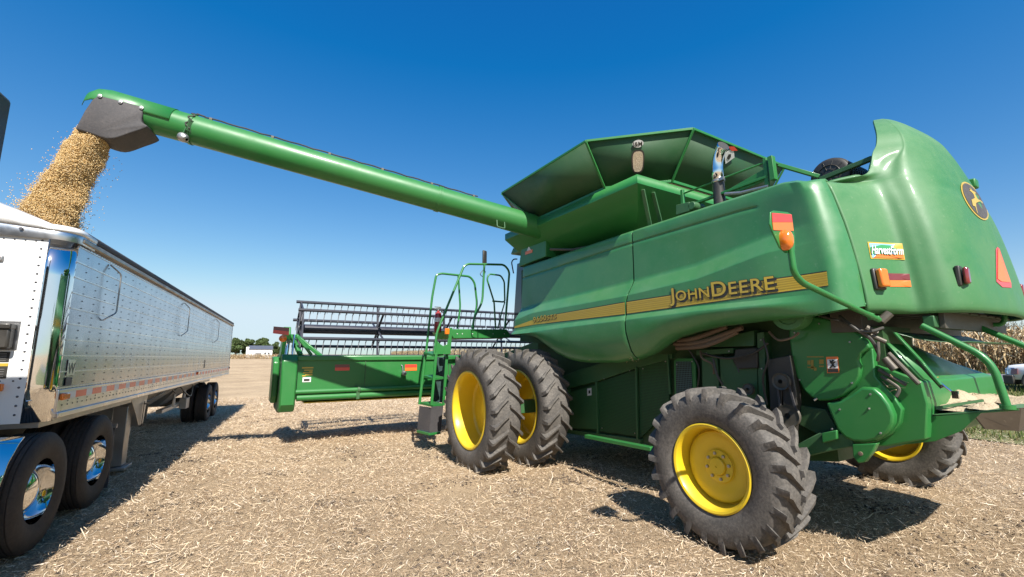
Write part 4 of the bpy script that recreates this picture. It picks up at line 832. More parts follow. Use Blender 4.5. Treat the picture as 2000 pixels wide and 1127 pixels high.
# bracket, draft beam and plates behind the rear wheel
mb = MB(); mb.prism([AX(x, y, 4.75) for x, y in [(1556, 868), (1600, 845), (1660, 848), (1668, 872), (1610, 884), (1560, 896)]], (.35, 0, 0)); mb.build('rear_beam', 'green_dull', CB, bevel=.01)
mb = MB(); mb.prism([AX(x, y, 4.72) for x, y in [(1664, 868), (1712, 866), (1703, 884), (1688, 903), (1676, 905), (1666, 892)]], (.08, 0, 0)); mb.prism([AX(x, y, 4.70) for x, y in [(1604, 846), (1634, 840), (1634, 858), (1606, 866)]], (.06, 0, 0)); mb.build('draft_bracket', 'green', CB, bevel=.008)
mb = MB(); mb.lathe([(0, -.012), (.018, -.01), (.018, .02)], AX(1681, 886, 4.72), (1, 0, 0), 12); mb.build('bracket_pin', 'rust', CB)

# ---- tail: chopper housing, chaff tailboard, tubes
TXL = 5.0
MB().prism([AX(x, y, 4.88) for x, y in [(1712, 712), (1800, 745), (1812, 790), (1808, 858), (1730, 872), (1665, 872), (1700, 800)]], (2.0, 0, 0)).build('chopper_housing', 'green', CB, bevel=.012)
# big slanted cover plate with lit lower edge
a, b_, c, d = (Vector(AX(1712, 655, 4.95)), Vector(AX(1797, 748, 4.95)), Vector((7.05, 0, 0)), Vector((7.05, 0, 0)))
mb = MB(); mb.add([a, b_, (6.80, b_.y+.02, b_.z), (5.30, a.y+.02, a.z-.01)], [(0, 1, 2, 3)]); mb.add([b_, Vector(AX(1812, 792, 4.95)), (6.95, AX(1812, 792, 4.95)[1]+.02, AX(1812, 792, 4.95)[2]), (6.80, b_.y+.02, b_.z)], [(0, 1, 2, 3)])
cov = mb.build('chopper_cover', 'green', CB, solid=.015)
L1 = a.lerp(b_, .80)
mb = MB(); nrm = (b_-a).cross(Vector((1, 0, 0))).normalized(); nrm = nrm if nrm.z > 0 else -nrm; e1 = (b_-a).normalized()
pc = a.lerp(b_, .90)+Vector((.42, 0, 0))+nrm*.006
MB().prism([pc-e1*.05+Vector((-.07, 0, 0)), pc-e1*.05+Vector((.07, 0, 0)), pc+e1*.05+Vector((.07, 0, 0)), pc+e1*.05+Vector((-.07, 0, 0))], nrm*.003).build('warning_sticker', 'sticker', cov)
MB().prism([pc+e1*.012+Vector((.0, 0, 0))+nrm*.004, pc+e1*.012+Vector((.068, 0, 0))+nrm*.004, pc+e1*.048+Vector((.068, 0, 0))+nrm*.004, pc+e1*.048+nrm*.004], nrm*.002).build('sticker_band', 'orange', cov)
# tailboard: left cheek, floor, rear lip and brown rubber apron
tl, tr_ = Vector(AX(1797, 809, TXL)), Vector(AX(2010, 791, TXL))
chk = MB().prism([AX(x, y, TXL) for x, y in [(1802, 812), (1918, 805), (1878, 842), (1826, 862), (1730, 872), (1740, 830)]], (.012, 0, 0)).build('tailboard_cheek', 'green', CB, bevel=.003)
zf = 1.30
pts = [Vector(AX(1802, 811, TXL)), Vector(AX(1990, 797, TXL)), Vector((6.2, .80, 1.42)), Vector((7.15, .95, 1.40)), Vector((7.15, 1.62, 1.28))]
tb_ = MB().prism(pts, (0, 0, -.018)).build('tailboard', 'green_dusty', CB, bevel=.003)
MB().prism([Vector(AX(1900, 806, TXL)), Vector(AX(1995, 797, TXL)), Vector((6.2, .79, 1.40)), Vector((7.1, .94, 1.38)), Vector((7.1, 1.0, 1.20)), Vector((6.2, .92, 1.18)), Vector(AX(1990, 842, TXL+.05)), Vector(AX(1925, 838, TXL+.05))], (0, .01, 0)).build('rubber_apron', 'brown', tb_)
mb = MB(); 
for i_, (x, y, z, r_, h_) in enumerate([(5.66, 1.44, 1.335, .42, .14), (5.45, 1.30, 1.335, .42, .06), (5.95, 1.38, 1.34, .5, .09), (6.5, 1.35, 1.34, .5, .06), (6.1, 1.05, 1.375, .45, .045), (5.25, 1.16, 1.365, .2, .035)]):
    n = 18; prof = []
    for k in range(7):
        f = k/6; ring_ = [(x+r_*f*math.cos(t)*(1+.12*math.sin(3*t+i_)), y+r_*.55*f*math.sin(t)*(1+.1*math.cos(2*t)), z+h_*(1-f**1.6)+.012*math.sin(9*t+5*f+i_)*(f < .95)) for t in np.linspace(0, 2*PI, n, endpoint=False)]; prof.append(ring_)
    vs = [p for r in prof for p in r]; mb.add(vs, [(j*n+q, j*n+(q+1) % n, (j+1)*n+(q+1) % n, (j+1)*n+q) for j in range(6) for q in range(n)])
cp_ = mb.build('chaff_heap', 'chaff', tb_, ang=80); tag(cp_, 'pale heap of chaff lying on the tailboard')
mb = MB(); mb.bar(AX(1826, 797, 5.05), AX(1920, 782, 5.3), .02, .02); mb.build('tailboard_rib', 'green_dull', tb_)
MB().prism([AX(x, y, 6.3) for x, y in [(1836, 748), (1876, 744), (1906, 783), (1868, 796)]], (.12, 0, 0)).build('spreader_hood', 'green_dusty', CB, bevel=.01)
# gas strut and flat bar
mb = MB(); mb.bar(AX(1748, 650, 4.92), AX(1800, 706, 4.92), .016, .05, up=(1, 0, 0)); mb.bar(AX(1800, 706, 4.92), AX(1838, 752, 4.92), .016, .045, up=(1, 0, 0)); mb.build('flat_bar', 'green', CB, bevel=.003)
mb = MB(); mb.tube([AX(1790, 702, 4.96), AX(1841, 757, 4.96)], .018, 12); gs = mb.build('gas_strut', 'black', CB); mb = MB(); mb.tube([AX(1832, 744, 4.95), AX(1862, 768, 4.95)], .008, 8); mb.obox(AX(1866, 771, 4.95), (.012, 0, 0), (0, .02, 0), (0, 0, .03)); mb.build('strut_rod', 'chrome', gs)
# bent green tubes
mb = MB(); mb.tube(fillet([AX(1800, 636, 4.98), AX(1935, 702, 4.98), AX(1968, 797, 4.98)], .13, 8), .026, 14); mb.lathe([(.03, -.015), (.045, -.015), (.045, .015), (.03, .015)], AX(1968, 795, 4.98), (0, 0, 1), 16); mb.build('bent_tube', 'green', CB)
mb = MB(); mb.tube([AX(1905, 636, 6.2), AX(2060, 700, 6.2)], .026, 12); mb.tube(fillet([AX(1905, 634, 6.6), AX(1955, 634, 6.6), AX(1962, 626, 6.6), AX(1962, 612, 6.6)], .05), .022, 12); mb.build('rear_tube', 'green', CB)
# curved deflector flap under the outlet
P = []
for k in range(9):
    f = k/8; P.append([(5.0+.0*f, 1.66-.10*f-.25*f*f, 2.02-.02*f-.12*f*f), (7.0, 1.62-.10*f-.25*f*f, 2.02-.02*f-.12*f*f)])
P = [[(X, 1.62-.42*f, 2.0-.035*math.sin(f*PI)-.09*f) for X in np.linspace(5.0+.25*f, 7.1-.15*f, 6)] for f in np.linspace(0, 1, 10)]
MB().grid(P).build('deflector_flap', 'green_dull', CB, solid=.006)
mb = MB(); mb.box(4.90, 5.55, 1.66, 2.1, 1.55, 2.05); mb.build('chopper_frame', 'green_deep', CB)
mb = MB()
for a, b_, r_ in (((1690, 640), (1712, 652), .03), ((1700, 655), (1730, 668), .02), ((1720, 628), (1738, 612), .035)): mb.tube([AX(*a, 4.72), AX(*b_, 4.76)], r_, 10)
mb.tube(smooth([AX(1715, 668, 4.66), AX(1716, 690, 4.64), AX(1714, 705, 4.66)], 4), .012, 7)
mb.tube(smooth([AX(1722, 736, 4.84), AX(1742, 748, 4.82), AX(1756, 760, 4.82), AX(1750, 775, 4.8)], 5), .014, 8); mb.tube([AX(1716, 722, 4.85), AX(1770, 752, 4.85)], .016, 8); mb.build('linkage', 'darksteel', CB)
mb = MB(); mb.bar(AX(1660, 600, 4.60), AX(1705, 617, 4.60), .05, .04); mb.bar(AX(1695, 622, 4.62), AX(1718, 620, 4.62), .03, .03); mb.build('arm_mount', 'green', CB, bevel=.005)
mb = MB(); rg = random.Random(3)
for k in range(58):
    if k < 45: q = Vector((4.36+.12*rg.random(), 4.1+1.1*rg.random(), 1.735+.03*rg.random()))
    elif k < 58: q = Vector(AX(1700+60*rg.random(), 735+40*rg.random(), 4.86))
    else: q = Vector(AX(1560+60*rg.random(), 868+14*rg.random(), 4.72))
    d_ = Vector((rg.gauss(0, .5), rg.gauss(0, 1), rg.gauss(0, .5))).normalized()*(.02+.06*rg.random()); mb.bar(q-d_, q+d_, .006, .003)
tag(mb.build1('caught_straw', 'sticker_straw', CB), kind='stuff')
rg = random.Random(8)
for nm, mt, r_, path in (
    ('hose', 'black', .016, [(1640, 618, 4.66), (1668, 640, 4.60), (1700, 662, 4.66), (1716, 690, 4.70)]),
    ('hose', 'black', .013, [(1600, 616, 4.70), (1655, 632, 4.62), (1690, 648, 4.62), (1725, 640, 4.72)]),
    ('hose', 'black', .013, [(1372, 690, 4.74), (1420, 700, 4.70), (1470, 690, 4.72), (1500, 670, 4.76)]),
    ('hose', 'black', .011, [(1490, 660, 4.70), (1500, 700, 4.68), (1490, 740, 4.70), (1498, 790, 4.72)]),
    ('hose', 'rust', .012, [(1502, 648, 4.72), (1520, 664, 4.66), (1545, 660, 4.66), (1560, 650, 4.70)]),
    ('hose', 'black', .010, [(1330, 664, 4.70), (1350, 690, 4.76), (1365, 720, 4.78), (1362, 760, 4.8)])):
    mb = MB(); mb.tube(smooth([AX(x, y, X) for x, y, X in path], 6), r_, 8); mb.build(nm, mt, CB)
for cx, cy, X, r_ in ((1526, 745, 4.70, .085), (1540, 812, 4.72, .11), (1462, 760, 4.76, .06)):
    q = Vector(AX(cx, cy, X)); mb = MB(); mb.lathe([(r_*.25, -.02), (r_*.8, -.012), (r_, -.02), (r_*.86, 0), (r_, .02), (r_*.8, .03), (0, .03)], q, (1, 0, 0), 28); mb.build('pulley', 'darksteel', CB)
mb = MB(); mb.bar(AX(1516, 733, 4.70), AX(1524, 800, 4.72), .02, .012, up=(1, 0, 0)); mb.bar(AX(1537, 738, 4.70), AX(1556, 806, 4.72), .02, .012, up=(1, 0, 0)); mb.build('drive_belt', 'rubber', CB)
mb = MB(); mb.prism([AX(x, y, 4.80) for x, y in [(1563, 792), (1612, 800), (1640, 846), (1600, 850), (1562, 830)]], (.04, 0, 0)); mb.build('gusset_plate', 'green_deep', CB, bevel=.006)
mb = MB()
for x, y, X in ((1552, 650, SX-.002), (1562, 742, SX-.002), (1600, 632, SX-.002), (1660, 668, SX-.002), (1664, 748, SX-.002), (1625, 838, SX-.062), (1720, 846, SX-.062), (1700, 770, SX-.062), (1640, 800, SX-.062), (1322, 712, 4.845), (1352, 706, 4.845), (1380, 690, 4.80), (1424, 686, 4.80), (1486, 664, 4.80), (1488, 720, 4.80), (1490, 780, 4.80), (1180, 740, 4.91), (1230, 724, 4.91), (1240, 846, 4.91), (1176, 836, 4.91), (1256, 720, 4.91), (1300, 706, 4.91)):
    mb.lathe([(0, -.007), (.009, -.006), (.010, 0)], AX(x, y, X), (1, 0, 0), 6)
mb.build('bolt_rivets', 'galv', CB)
mb = MB(); mb.tube([AX(1735, 690, 4.84), AX(1795, 750, 4.84)], .020, 10); mb.tube([AX(1728, 700, 4.82), AX(1748, 722, 4.82)], .032, 12); mb.build('lift_rod', 'darksteel', CB)
# ---- ladder step rail between the wheels
mb = MB(); mb.bar(AX(1146, 852, 4.45), AX(1275, 877, 4.45), .09, .05); mb.build('side_step', 'green', CB, bevel=.006)
# ---- boarding ladder and platform
LY = 8.05
pfm = MB(); pfm.prism([AY(x, y, LY) for x, y in [(876, 645), (886, 643), (990, 643), (996, 652), (996, 660), (886, 661)]], (0, .9, 0)); plat = pfm.build('platform', 'green', CB, bevel=.01)
mb = MB()
for x in (893, 903, 923, 963, 985): mb.lathe([(0, -.006), (.009, -.005), (.010, .0)], AY(x, 652, LY-.003), (0, 1, 0), 8)
mb.build('platform_bolt', 'sticker', plat)
lam = MB().box(*sum([[AY(871, 650, LY)[0]-.05, AY(871, 650, LY)[0]+.04], [LY-.09, LY-.03], [2.18, 2.30]], [])).build('platform_lamp', 'amber', plat, bevel=.015)
lad = part('ladder', CB, AY(842, 800, LY))
def LT(pts, r, n=10): return [AY(x, y, Y) for x, y, Y in pts]
mb = MB(); mb.prism([AY(x, y, LY) for x, y in [(840, 790), (846, 790), (858, 690), (880, 690), (867, 790), (872.5, 790), (886, 660), (884, 640), (874, 650), (860, 672), (852, 668), (846, 690)]], (0, .03, 0)) if False else None
mb.bar(AY(842.5, 792, LY), AY(852, 690, LY), .05, .03, up=(0, 1, 0)); mb.bar(AY(866, 792, LY+.1), AY(873, 690, LY+.1), .05, .03, up=(0, 1, 0)); mb.bar(AY(819, 790, LY+.45), AY(831, 690, LY+.45), .05, .03, up=(0, 1, 0))
mb.prism([AY(x, y, LY-.01) for x, y in [(848, 692), (852, 664), (860, 672), (866, 676), (874, 672), (878, 640), (884, 640), (880, 692)]], (0, .02, 0)); mb.build('ladder_upright', 'green', lad, bevel=.004)
for y_, zz in ((790, 0), (738, 0), (692, 0), (837, 1)):
    a = Vector(AY(842.5 if y_ > 760 else 847, y_, LY)); b_ = Vector(AY(866.5, y_-2, LY+.1)); d = Vector(AY(820 if y_ > 760 else 827, y_-7 if y_ > 800 else y_-5, LY+.45)); k = (b_-a)
    if zz: a = Vector(AY(838, 846, LY)); b_ = Vector(AY(861, 843, LY+.1)); d = Vector(AY(814, 840, LY+.45)); k = b_-a
    MB().prism([a, b_, d+k, d], (0, 0, -.045)).build('tread', 'green', lad, bevel=.004)
MB().prism([AY(843, 794, LY), AY(866, 792, LY+.1), AY(861, 842, LY+.1), AY(839, 845, LY)], (0, .012, 0)).build('mud_flap', 'rubber', lad)
MB().prism([AY(819, 793, LY+.45), AY(842, 796, LY+.02), AY(838, 842, LY+.02), AY(815, 838, LY+.45)], (.012, 0, 0)).build('mud_flap', 'rubber', lad)
MB().prism([AY(852, 697, LY+.5), AY(876, 697, LY+.5), AY(868, 786, LY+.5), AY(846, 786, LY+.5)], (0, .01, 0)).build('step_backing', 'perf', lad)
mb = MB()
mb.tube(fillet([AY(819, 790, LY+.45), AY(832, 690, LY+.45), AY(844, 580, LY+.45), AY(852, 537, LY+.45), AY(862, 534, LY+.45), AY(918, 540, LY+.45), AY(927, 552, LY+.45), AY(932, 595, LY+.45), AY(922, 642, LY+.45)], .12, 6), .023, 10)
mb.tube(fillet([AY(848, 692, LY), AY(853, 650, LY), AY(860, 632, LY), AY(906, 520, LY), AY(914, 515.5, LY), AY(985, 517, LY), AY(995, 530, LY), AY(986, 642, LY)], .12, 6), .023, 10)
mb.tube(fillet([AY(895, 538, LY+.45), AY(899, 600, LY+.45), AY(893, 642, LY+.45)], .1), .020, 10); mb.tube(fillet([AY(946, 516, LY), AY(942, 590, LY), AY(925, 622, LY), AY(924, 645, LY)], .12), .022, 10)
mb.tube(fillet([AY(968, 642, LY+.6), AY(965, 590, LY+.6), AY(951, 545, LY+.6), AY(955, 535, LY+.6), AY(978, 538, LY+.6), AY(985, 550, LY+.6), AY(986, 590, LY+.6), AY(962, 588, LY+.6)], .06), .019, 10)
mb.tube(fillet([AY(972, 642, LY+.6), AY(980, 610, LY+.6), AY(986, 590, LY+.6)], .06), .014, 10)
mb.build('guard_tube', 'green', plat)
mb = MB(); mb.obox(AY(946.5, 503, LY+.2), (.055, .03, 0), (-.012, .022, 0), (0, 0, .155)); mir = mb.build('mirror', 'black', plat, bevel=.02)
mb = MB(); mb.tube(smooth([AY(946, 525, LY+.2), AY(938, 535, LY+.2), AY(944, 540, LY+.1), AY(948, 530, LY)], 5), .008, 6); mb.build('mirror_stalk', 'black', mir)
fx = thing('fire_extinguisher', AY(855, 650, 8.55), 'dark red fire extinguisher standing at the top of the combine ladder', 'fire extinguisher')
q = Vector(AY(855, 650, 8.55)); mb = MB(); mb.lathe([(0, 0), (.07, 0), (.075, .02), (.075, .34), (.06, .40), (.03, .43), (.028, .46)], q, (0, 0, 1), 24); mb.build('cylinder', 'fire', fx)
mb = MB(); mb.lathe([(.076, .22), (.0765, .225), (.0765, .30), (.076, .305)], q, (0, 0, 1), 24); mb.build('label_band', 'sticker', fx); mb = MB(); mb.lathe([(.03, .46), (.03, .49), (0, .49)], q, (0, 0, 1), 14); mb.bar(q+Vector((-.09, 0, .49)), q+Vector((.06, 0, .52)), .02, .02); mb.bar(q+Vector((-.08, 0, .53)), q+Vector((.05, 0, .53)), .02, .015); mb.build('valve', 'galv', fx)
mb = MB(); mb.tube([q+Vector((.04, -.02, .47)), q+Vector((.11, -.03, .40)), q+Vector((.10, -.02, .15))], .012, 8); mb.build('hose', 'black', fx)
# ================================================================== cutting header, carried in front
HY = 10.0; HX0, HX1 = .98, 11.25
HD = thing('grain_header', (6.1, 10.4, 0), 'wide green cutting header with dark blue reel mounted in front of the combine', 'header')
MB().prism([(HX0, HY, 1.70), (HX0, HY, 1.02), (HX0, HY+.25, .92), (HX0, HY+1.25, .84), (HX0, HY+1.25, .82), (HX0, HY+.22, .88), (HX0, HY-.03, .96), (HX0, HY-.03, 1.70)], (HX1-HX0, 0, 0)).build('back_sheet', 'green', HD)
mb = MB(); mb.box(HX0, HX1, HY-.07, HY+.10, 1.665, 1.775); mb.build('top_beam', 'green', HD, bevel=.02)
mb = MB(); mb.tube([(HX0, HY-.09, 1.055), (HX1, HY-.09, 1.055)], .048, 16); mb.tube([(HX0+.03, HY-.06, .935), (HX1, HY-.06, .935)], .062, 18); mb.build('frame_tube', 'green', HD)
mb = MB()
for x in (2.2, 4.0, 7.8, 9.8):
    mb.box(x-.05, x+.02, HY-.13, HY+.05, .86, 1.06); mb.lathe([(.050, -.03), (.066, -.03), (.066, .03), (.050, .03)], (x, HY-.09, 1.055), (1, 0, 0), 16); mb.bar((x-.03, HY-.05, 1.05), (x-.06, HY-.05, 1.15), .03, .03)
mb.build('tube_bracket', 'green_dull', HD, bevel=.006)
mb = MB()
for x in (2.33, 4.28, 8.3): mb.box(x-.008, x+.008, HY-.045, HY-.02, .95, 1.665)
mb.build('sheet_rib', 'green_dull', HD)
mb = MB(); mb.box(HX0+.2, HX1, HY+.15, HY+1.2, .80, .82); mb.build('skid_plate', 'yellow', HD)
def hq(name, mat, p0, p1, y, par): a, b_ = AY(*p0, y), AY(*p1, y); return MB().box(min(a[0], b_[0]), max(a[0], b_[0]), y-.004, y, min(a[2], b_[2]), max(a[2], b_[2])).build(name, mat, par)
for (x0, x1) in ((654.5, 682.5), (791, 814)):
    r_ = hq('reflector', 'darkred' if x0 < 700 else 'red', (x0, 712), (x1, 717.5), HY-.032, HD); hq('reflector_band', 'red' if x0 < 700 else 'orange', (x0, 717.5), (x1, 723.5), HY-.032, r_)
s_ = hq('paper_label', 'sticker', (591, 737), (607, 746), HY-.032, HD); hq('label_text', 'ink', (593.5, 740), (604.5, 744), HY-.037, s_)
mb = MB()
for (x0, y0, x1, y1) in ((590, 717, 612, 719.5), (594, 722, 611, 724), (592, 727, 604, 729), (596, 731, 610, 733), (604, 725, 610, 729), (590, 733, 597, 735)):
    a, b_ = AY(x0, y0, HY-.032), AY(x1, y1, HY-.032); mb.box(a[0], b_[0], HY-.036, HY-.032, b_[2], a[2])
mb.build('worn_decal', 'stripe', HD)
q = Vector(AY(789, 729, HY-.12)); mb = MB(); mb.lathe([(0, -.05), (.05, -.04), (.06, 0), (.05, .05)], q, (0, 1, 0), 16); mb.tube([q+Vector((0, .05, .0)), q+Vector((-.02, .06, .16)), q+Vector((-.04, .08, .18))], .015, 8); mb.build('hose_coupler', 'galv', HD)
# end shields on the left: rounded rear one and a second one further ahead
for nm, y0, y1, x0, x1, z0, z1, mt in (('end_shield', HY-.18, HY+.18, .70, .98, .70, 1.80, 'green'), ('divider_shield', HY+.75, HY+1.5, .60, .72, .80, 1.75, 'green'), ('divider_plate', HY+.5, HY+1.7, .72, .84, .62, 1.8, 'green_deep')):
    o = MB().prism([(x0, y0+.12, z0-.03), (x0, y0, z0+.12), (x0, y0, z1-.12), (x0, y0+.12, z1), (x0, y1, z1), (x0, y1, z0-.03)], (x1-x0, 0, 0)).build(nm, mt, HD, bevel=.03)
for nm, dy in (('end_shield', 0),):
    o = MB().prism([(11.25, HY-.06, .67), (11.25, HY-.18, .82), (11.25, HY-.18, 1.7), (11.25, HY-.06, 1.8), (11.25, HY+.18, 1.8), (11.25, HY+.18, .67)], (.28, 0, 0)).build(nm, 'green', HD, bevel=.03)
mb = MB(); mb.prism([(.70, HY+.9, 1.7), (.70, HY+.6, 2.10), (.70, HY+.3, 2.34), (.70, HY+.15, 2.36), (.70, HY+.05, 2.2), (.70, HY+.35, 1.75)], (.14, 0, 0)); mb.bar((1.05, HY+.1, 1.78), (.88, HY+.5, 2.2), .08, .08); mb.bar((1.45, HY+.1, 1.75), (.95, HY+.35, 2.2), .06, .08); mb.bar((1.25, HY+.05, 1.78), (.95, HY+.05, 2.18), .05, .06); mb.build('reel_arm_end', 'green', HD, bevel=.015)
mb = MB(); mb.tube([(.78, HY+.1, 1.75), (.80, HY+.2, 2.3)], .03, 10); mb.tube([(.88, HY+.0, 1.75), (.90, HY+.1, 2.2)], .022, 10); mb.build('lift_cylinder', 'chrome', HD)
a, b_, c, d = [Vector(AY(x, y, HY-.3)) for x, y in ((534.5, 637.5), (565, 640), (564, 655), (533, 651))]
mk = MB().prism([a, b_, c, d], (0, .02, 0)).build('marker_board', 'darkred', HD); MB().prism([(a+d)/2-Vector((0, .005, 0))+(d-a)*.0, (b_+c)/2-Vector((0, .005, 0)), c-Vector((0, .005, 0)), d-Vector((0, .005, 0))], (0, -.003, 0)).build('marker_band', 'red', mk)
q = Vector(AY(552.5, 661, HY-.3)); mb = MB(); mb.lathe([(0, -.05), (.04, -.045), (.068, -.02), (.07, .03), (0, .04)], q, (0, 1, 0), 20); mb.build('marker_lamp', 'amber', mk)
mb = MB(); mb.bar(q+Vector((.03, .06, 0)), (.85, HY+.1, 2.05), .04, .04); mb.build('marker_bracket', 'green_dull', mk)
# reel
RZ, RY, RR = 2.38, 11.15, .63
reel = MB(); reel.tube([(1.06, RY, RZ), (11.15, RY, RZ)], .105, 20); rl_ = reel.build('reel_tube', 'reelblue', HD)
SP = (1.10, 2.86, 4.65, 6.4, 8.1, 9.6, 11.1)
for k, dg in enumerate((82, 142, 22, -38, 202, -98)):
    py, pz_ = RY+RR*math.cos(R(dg)), RZ+RR*math.sin(R(dg)); mb = MB()
    segs = ((1.0, 6.2), (6.25, 11.2))
    for x0, x1 in segs: mb.tube([(x0, py, pz_), (x1, py, pz_)], .036, 10)
    x = 1.10
    while x < 11.1:
        mb.tube([(x, py, pz_), (x-.012, py+.035, pz_-.09), (x-.035, py-.01, pz_-.25)], [.012, .010, .007], 5); x += .152
    mb.build('reel_bat', 'reelblue', rl_)
mb = MB()
for x in SP:
    for dg in (82, 142, 22, -38, 202, -98): mb.bar((x, RY+.09*math.cos(R(dg)), RZ+.09*math.sin(R(dg))), (x, RY+RR*math.cos(R(dg)), RZ+RR*math.sin(R(dg))), .012, .05, up=(1, 0, 0))
    for i in range(6):
        a, b_ = R(82+60*i), R(142+60*i)
        if x in (1.10, 11.1): mb.bar((x, RY+RR*math.cos(a), RZ+RR*math.sin(a)), (x, RY+RR*math.cos(b_), RZ+RR*math.sin(b_)), .01, .035, up=(1, 0, 0))
    mb.lathe([(.10, -.02), (.16, -.02), (.16, .02), (.10, .02)], (x, RY, RZ), (1, 0, 0), 16)
mb.build('reel_spider', 'reelblue', rl_)
mb = MB(); mb.tube([(1.4, HY+.62, 1.20), (11.0, HY+.62, 1.20)], .28, 20); mb.build('feed_auger', 'galv', HD)
MB().prism([(5.3, 7.6, 1.5), (5.3, 7.6, 2.1), (5.3, 10.0, 1.65), (5.3, 10.0, .95)], (1.6, 0, 0)).build('feeder_house', 'green_dull', CB, bevel=.01)

# ================================================================== hopper trailer
TA = R(5.03); TD = Vector((math.sin(TA), math.cos(TA), 0)); TN = Vector((math.cos(TA), -math.sin(TA), 0)); TP = Vector((-1.44, 7.05, 0))
def T(s, o, z): return TP+TD*s+TN*o+Vector((0, 0, z-.0079*s))
def TPX(x, y, off=0): q = Vector(AP(x, y, TP+TN*off, TN)); s = (q-TP).dot(TD); return s, q.z+.0079*s
TR = thing('grain_trailer', T(5.5, -1.3, 0), 'long silver hopper bottom grain trailer with white nose and chrome corner posts', 'trailer')
TW = 2.58; S0, S1, ZB, ZT = -.92, 12.44, 1.175, 2.985
def tbox(mb, s0, s1, o0, o1, z0, z1): return mb.hexa([T(s0, o0, z0), T(s1, o0, z0), T(s1, o1, z0), T(s0, o1, z0), T(s0, o0, z1), T(s1, o0, z1), T(s1, o1, z1), T(s0, o1, z1)])
mb = MB(); tbox(mb, S0, S1, -.03, 0, 1.44, 2.93); side_ = mb.build('side_wall', 'alu', TR)
mb = MB()
NP = 9
for k in range(NP+1):
    z = 1.46+(2.90-1.46)*k/NP; tbox(mb, S0, S1, 0, .006, z-.007, z+.007)
mb.build('panel_bead', 'alurib', side_)
mb = MB()
def rivet(mb, s, z, o=.0, r=.009):
    c = T(s, o, z); n = 6; mb.add([c+(TD*math.cos(2*PI*k/n)+Vector((0, 0, math.sin(2*PI*k/n))))*r for k in range(n)]+[c+TN*.006], [(k, (k+1) % n, n) for k in range(n)])
s = S0+.26
while s < S1-.1:
    for k in range(NP*2+1): rivet(mb, s, 1.48+(2.88-1.48)*k/(NP*2)+.02, .003, .0085)
    s += .305
s = S0+.05
while s < S1:
    rivet(mb, s, 2.905, .005, .006); s += .075
s = S0+.05
while s < S1:
    rivet(mb, s, 1.452, .008, .006); s += .085
s = S0+.1; k = 0
while s < S1-.1:
    rivet(mb, s, ZB+.115, .013, .011)
    if k % 2: rivet(mb, s, ZB+.15, .013, .009)
    s += .12; k += 1
mb.build('rivet_rows', 'rivet', side_)
mb = MB(); tbox(mb, S0, S1, -.05, .012, ZB+.05, 1.445); rail = mb.build('bottom_rail', 'alurib', TR, bevel=.004)
mb = MB(); tbox(mb, S0, S1, -.06, .03, ZB, ZB+.05); mb.build('rail_lip', 'alurib', rail, bevel=.006)
mbw, mbr = MB(), MB(); s = S0+.22; k = 0
while s < S1-.3:
    tbox(mbw if k % 2 == 0 else mbr, s, s+(.165 if k % 2 == 0 else .275), .012, .0155, 1.345, 1.415); s += .165 if k % 2 == 0 else .275; k += 1
mbw.build('reflective_tape_white', 'sticker', rail); mbr.build('reflective_tape_red', 'red', rail)
for s, z in ((S0+.10, 1.375), (TPX(860-5, 0)[0] if False else 6.3, 1.40)):
    mb = MB(); tbox(mb, s-.08, s+.08, .012, .045, z-.035, z+.035); mb.build('side_marker_lamp', 'amber', rail, bevel=.012)
mb = MB(); tbox(mb, S1-.1, S1-.02, .012, .045, 1.38, 1.44); mb.build('side_marker_lamp', 'redlens', rail, bevel=.01)
mb = MB(); tbox(mb, S0-.02, S1+.03, -.10, .045, 2.93, 2.985); tr_ = mb.build('top_rail', 'rail', TR, bevel=.012)
mb = MB(); mb.tube([T(S0+.1, -.02, 3.03), T(S1, -.02, 3.02)], .055, 14); mb.build('rolled_tarp', 'rubber', TR)
for s in (-.05, 4.1, 8.3):
    mb = MB(); mb.tube(fillet([T(s, .01, 2.87), T(s+.12, .09, 2.78), T(s+.12, .09, 2.30), T(s+.02, .06, 2.25), T(s, .01, 2.20)], .04, 4), .0085, 8); mb.build('tie_hook', 'galv', side_)
# emblem plates low on the front of the side wall
def tq(name, mat, s0, s1, z0, z1, o, par): mb = MB(); tbox(mb, s0, s1, o, o+.003, z0, z1); return mb.build(name, mat, par)
e_ = tq('maker_plate', 'alurib', -.80, -.63, 1.58, 1.74, .008, side_); mb = MB(); text(mb, 'W', .15, T(-.79, .012, 1.60), TD, (0, 0, 1), 0, .02); mb.build('plate_letter', 'rivet', e_)
tq('data_plate', 'rivet', -.80, -.66, 1.475, 1.56, .008, side_); tq('data_plate', 'rivet', 7.2, 7.28, 1.5, 1.7, .008, side_)
# nose: chrome corner, white front sheet, domed white cap
CR = .17
def corner(z, k, r=CR): a = PI/2*k; return T(S0-r*math.sin(a), -r*(1-math.cos(a)), z)
mb = MB(); mb.grid([[corner(z, k/14) for k in range(15)] for z in np.linspace(ZB-.02, 2.92, 6)]); mb.build('corner_post', 'chrome', TR, ang=80, solid=.004)
SF = S0-CR
mb = MB(); mb.hexa([T(SF, -CR, ZB-.02), T(SF, -TW+CR, ZB-.02), T(SF+.03, -TW+CR, ZB-.02), T(SF+.03, -CR, ZB-.02), T(SF, -CR, 2.93), T(SF, -TW+CR, 2.93), T(SF+.03, -TW+CR, 2.93), T(SF+.03, -CR, 2.93)]); nose = mb.build('front_sheet', 'white', TR)
mb = MB(); mb.grid([[T(S0-CR*math.sin(PI/2*k/10), -TW+CR*(1-math.cos(PI/2*k/10)), z) for k in range(11)] for z in (ZB-.02, 2.92)]); mb.build('corner_post', 'chrome', TR, ang=80, solid=.004)
def FRv(o, z, d=0): return T(SF-d, o, z)
mb = MB()
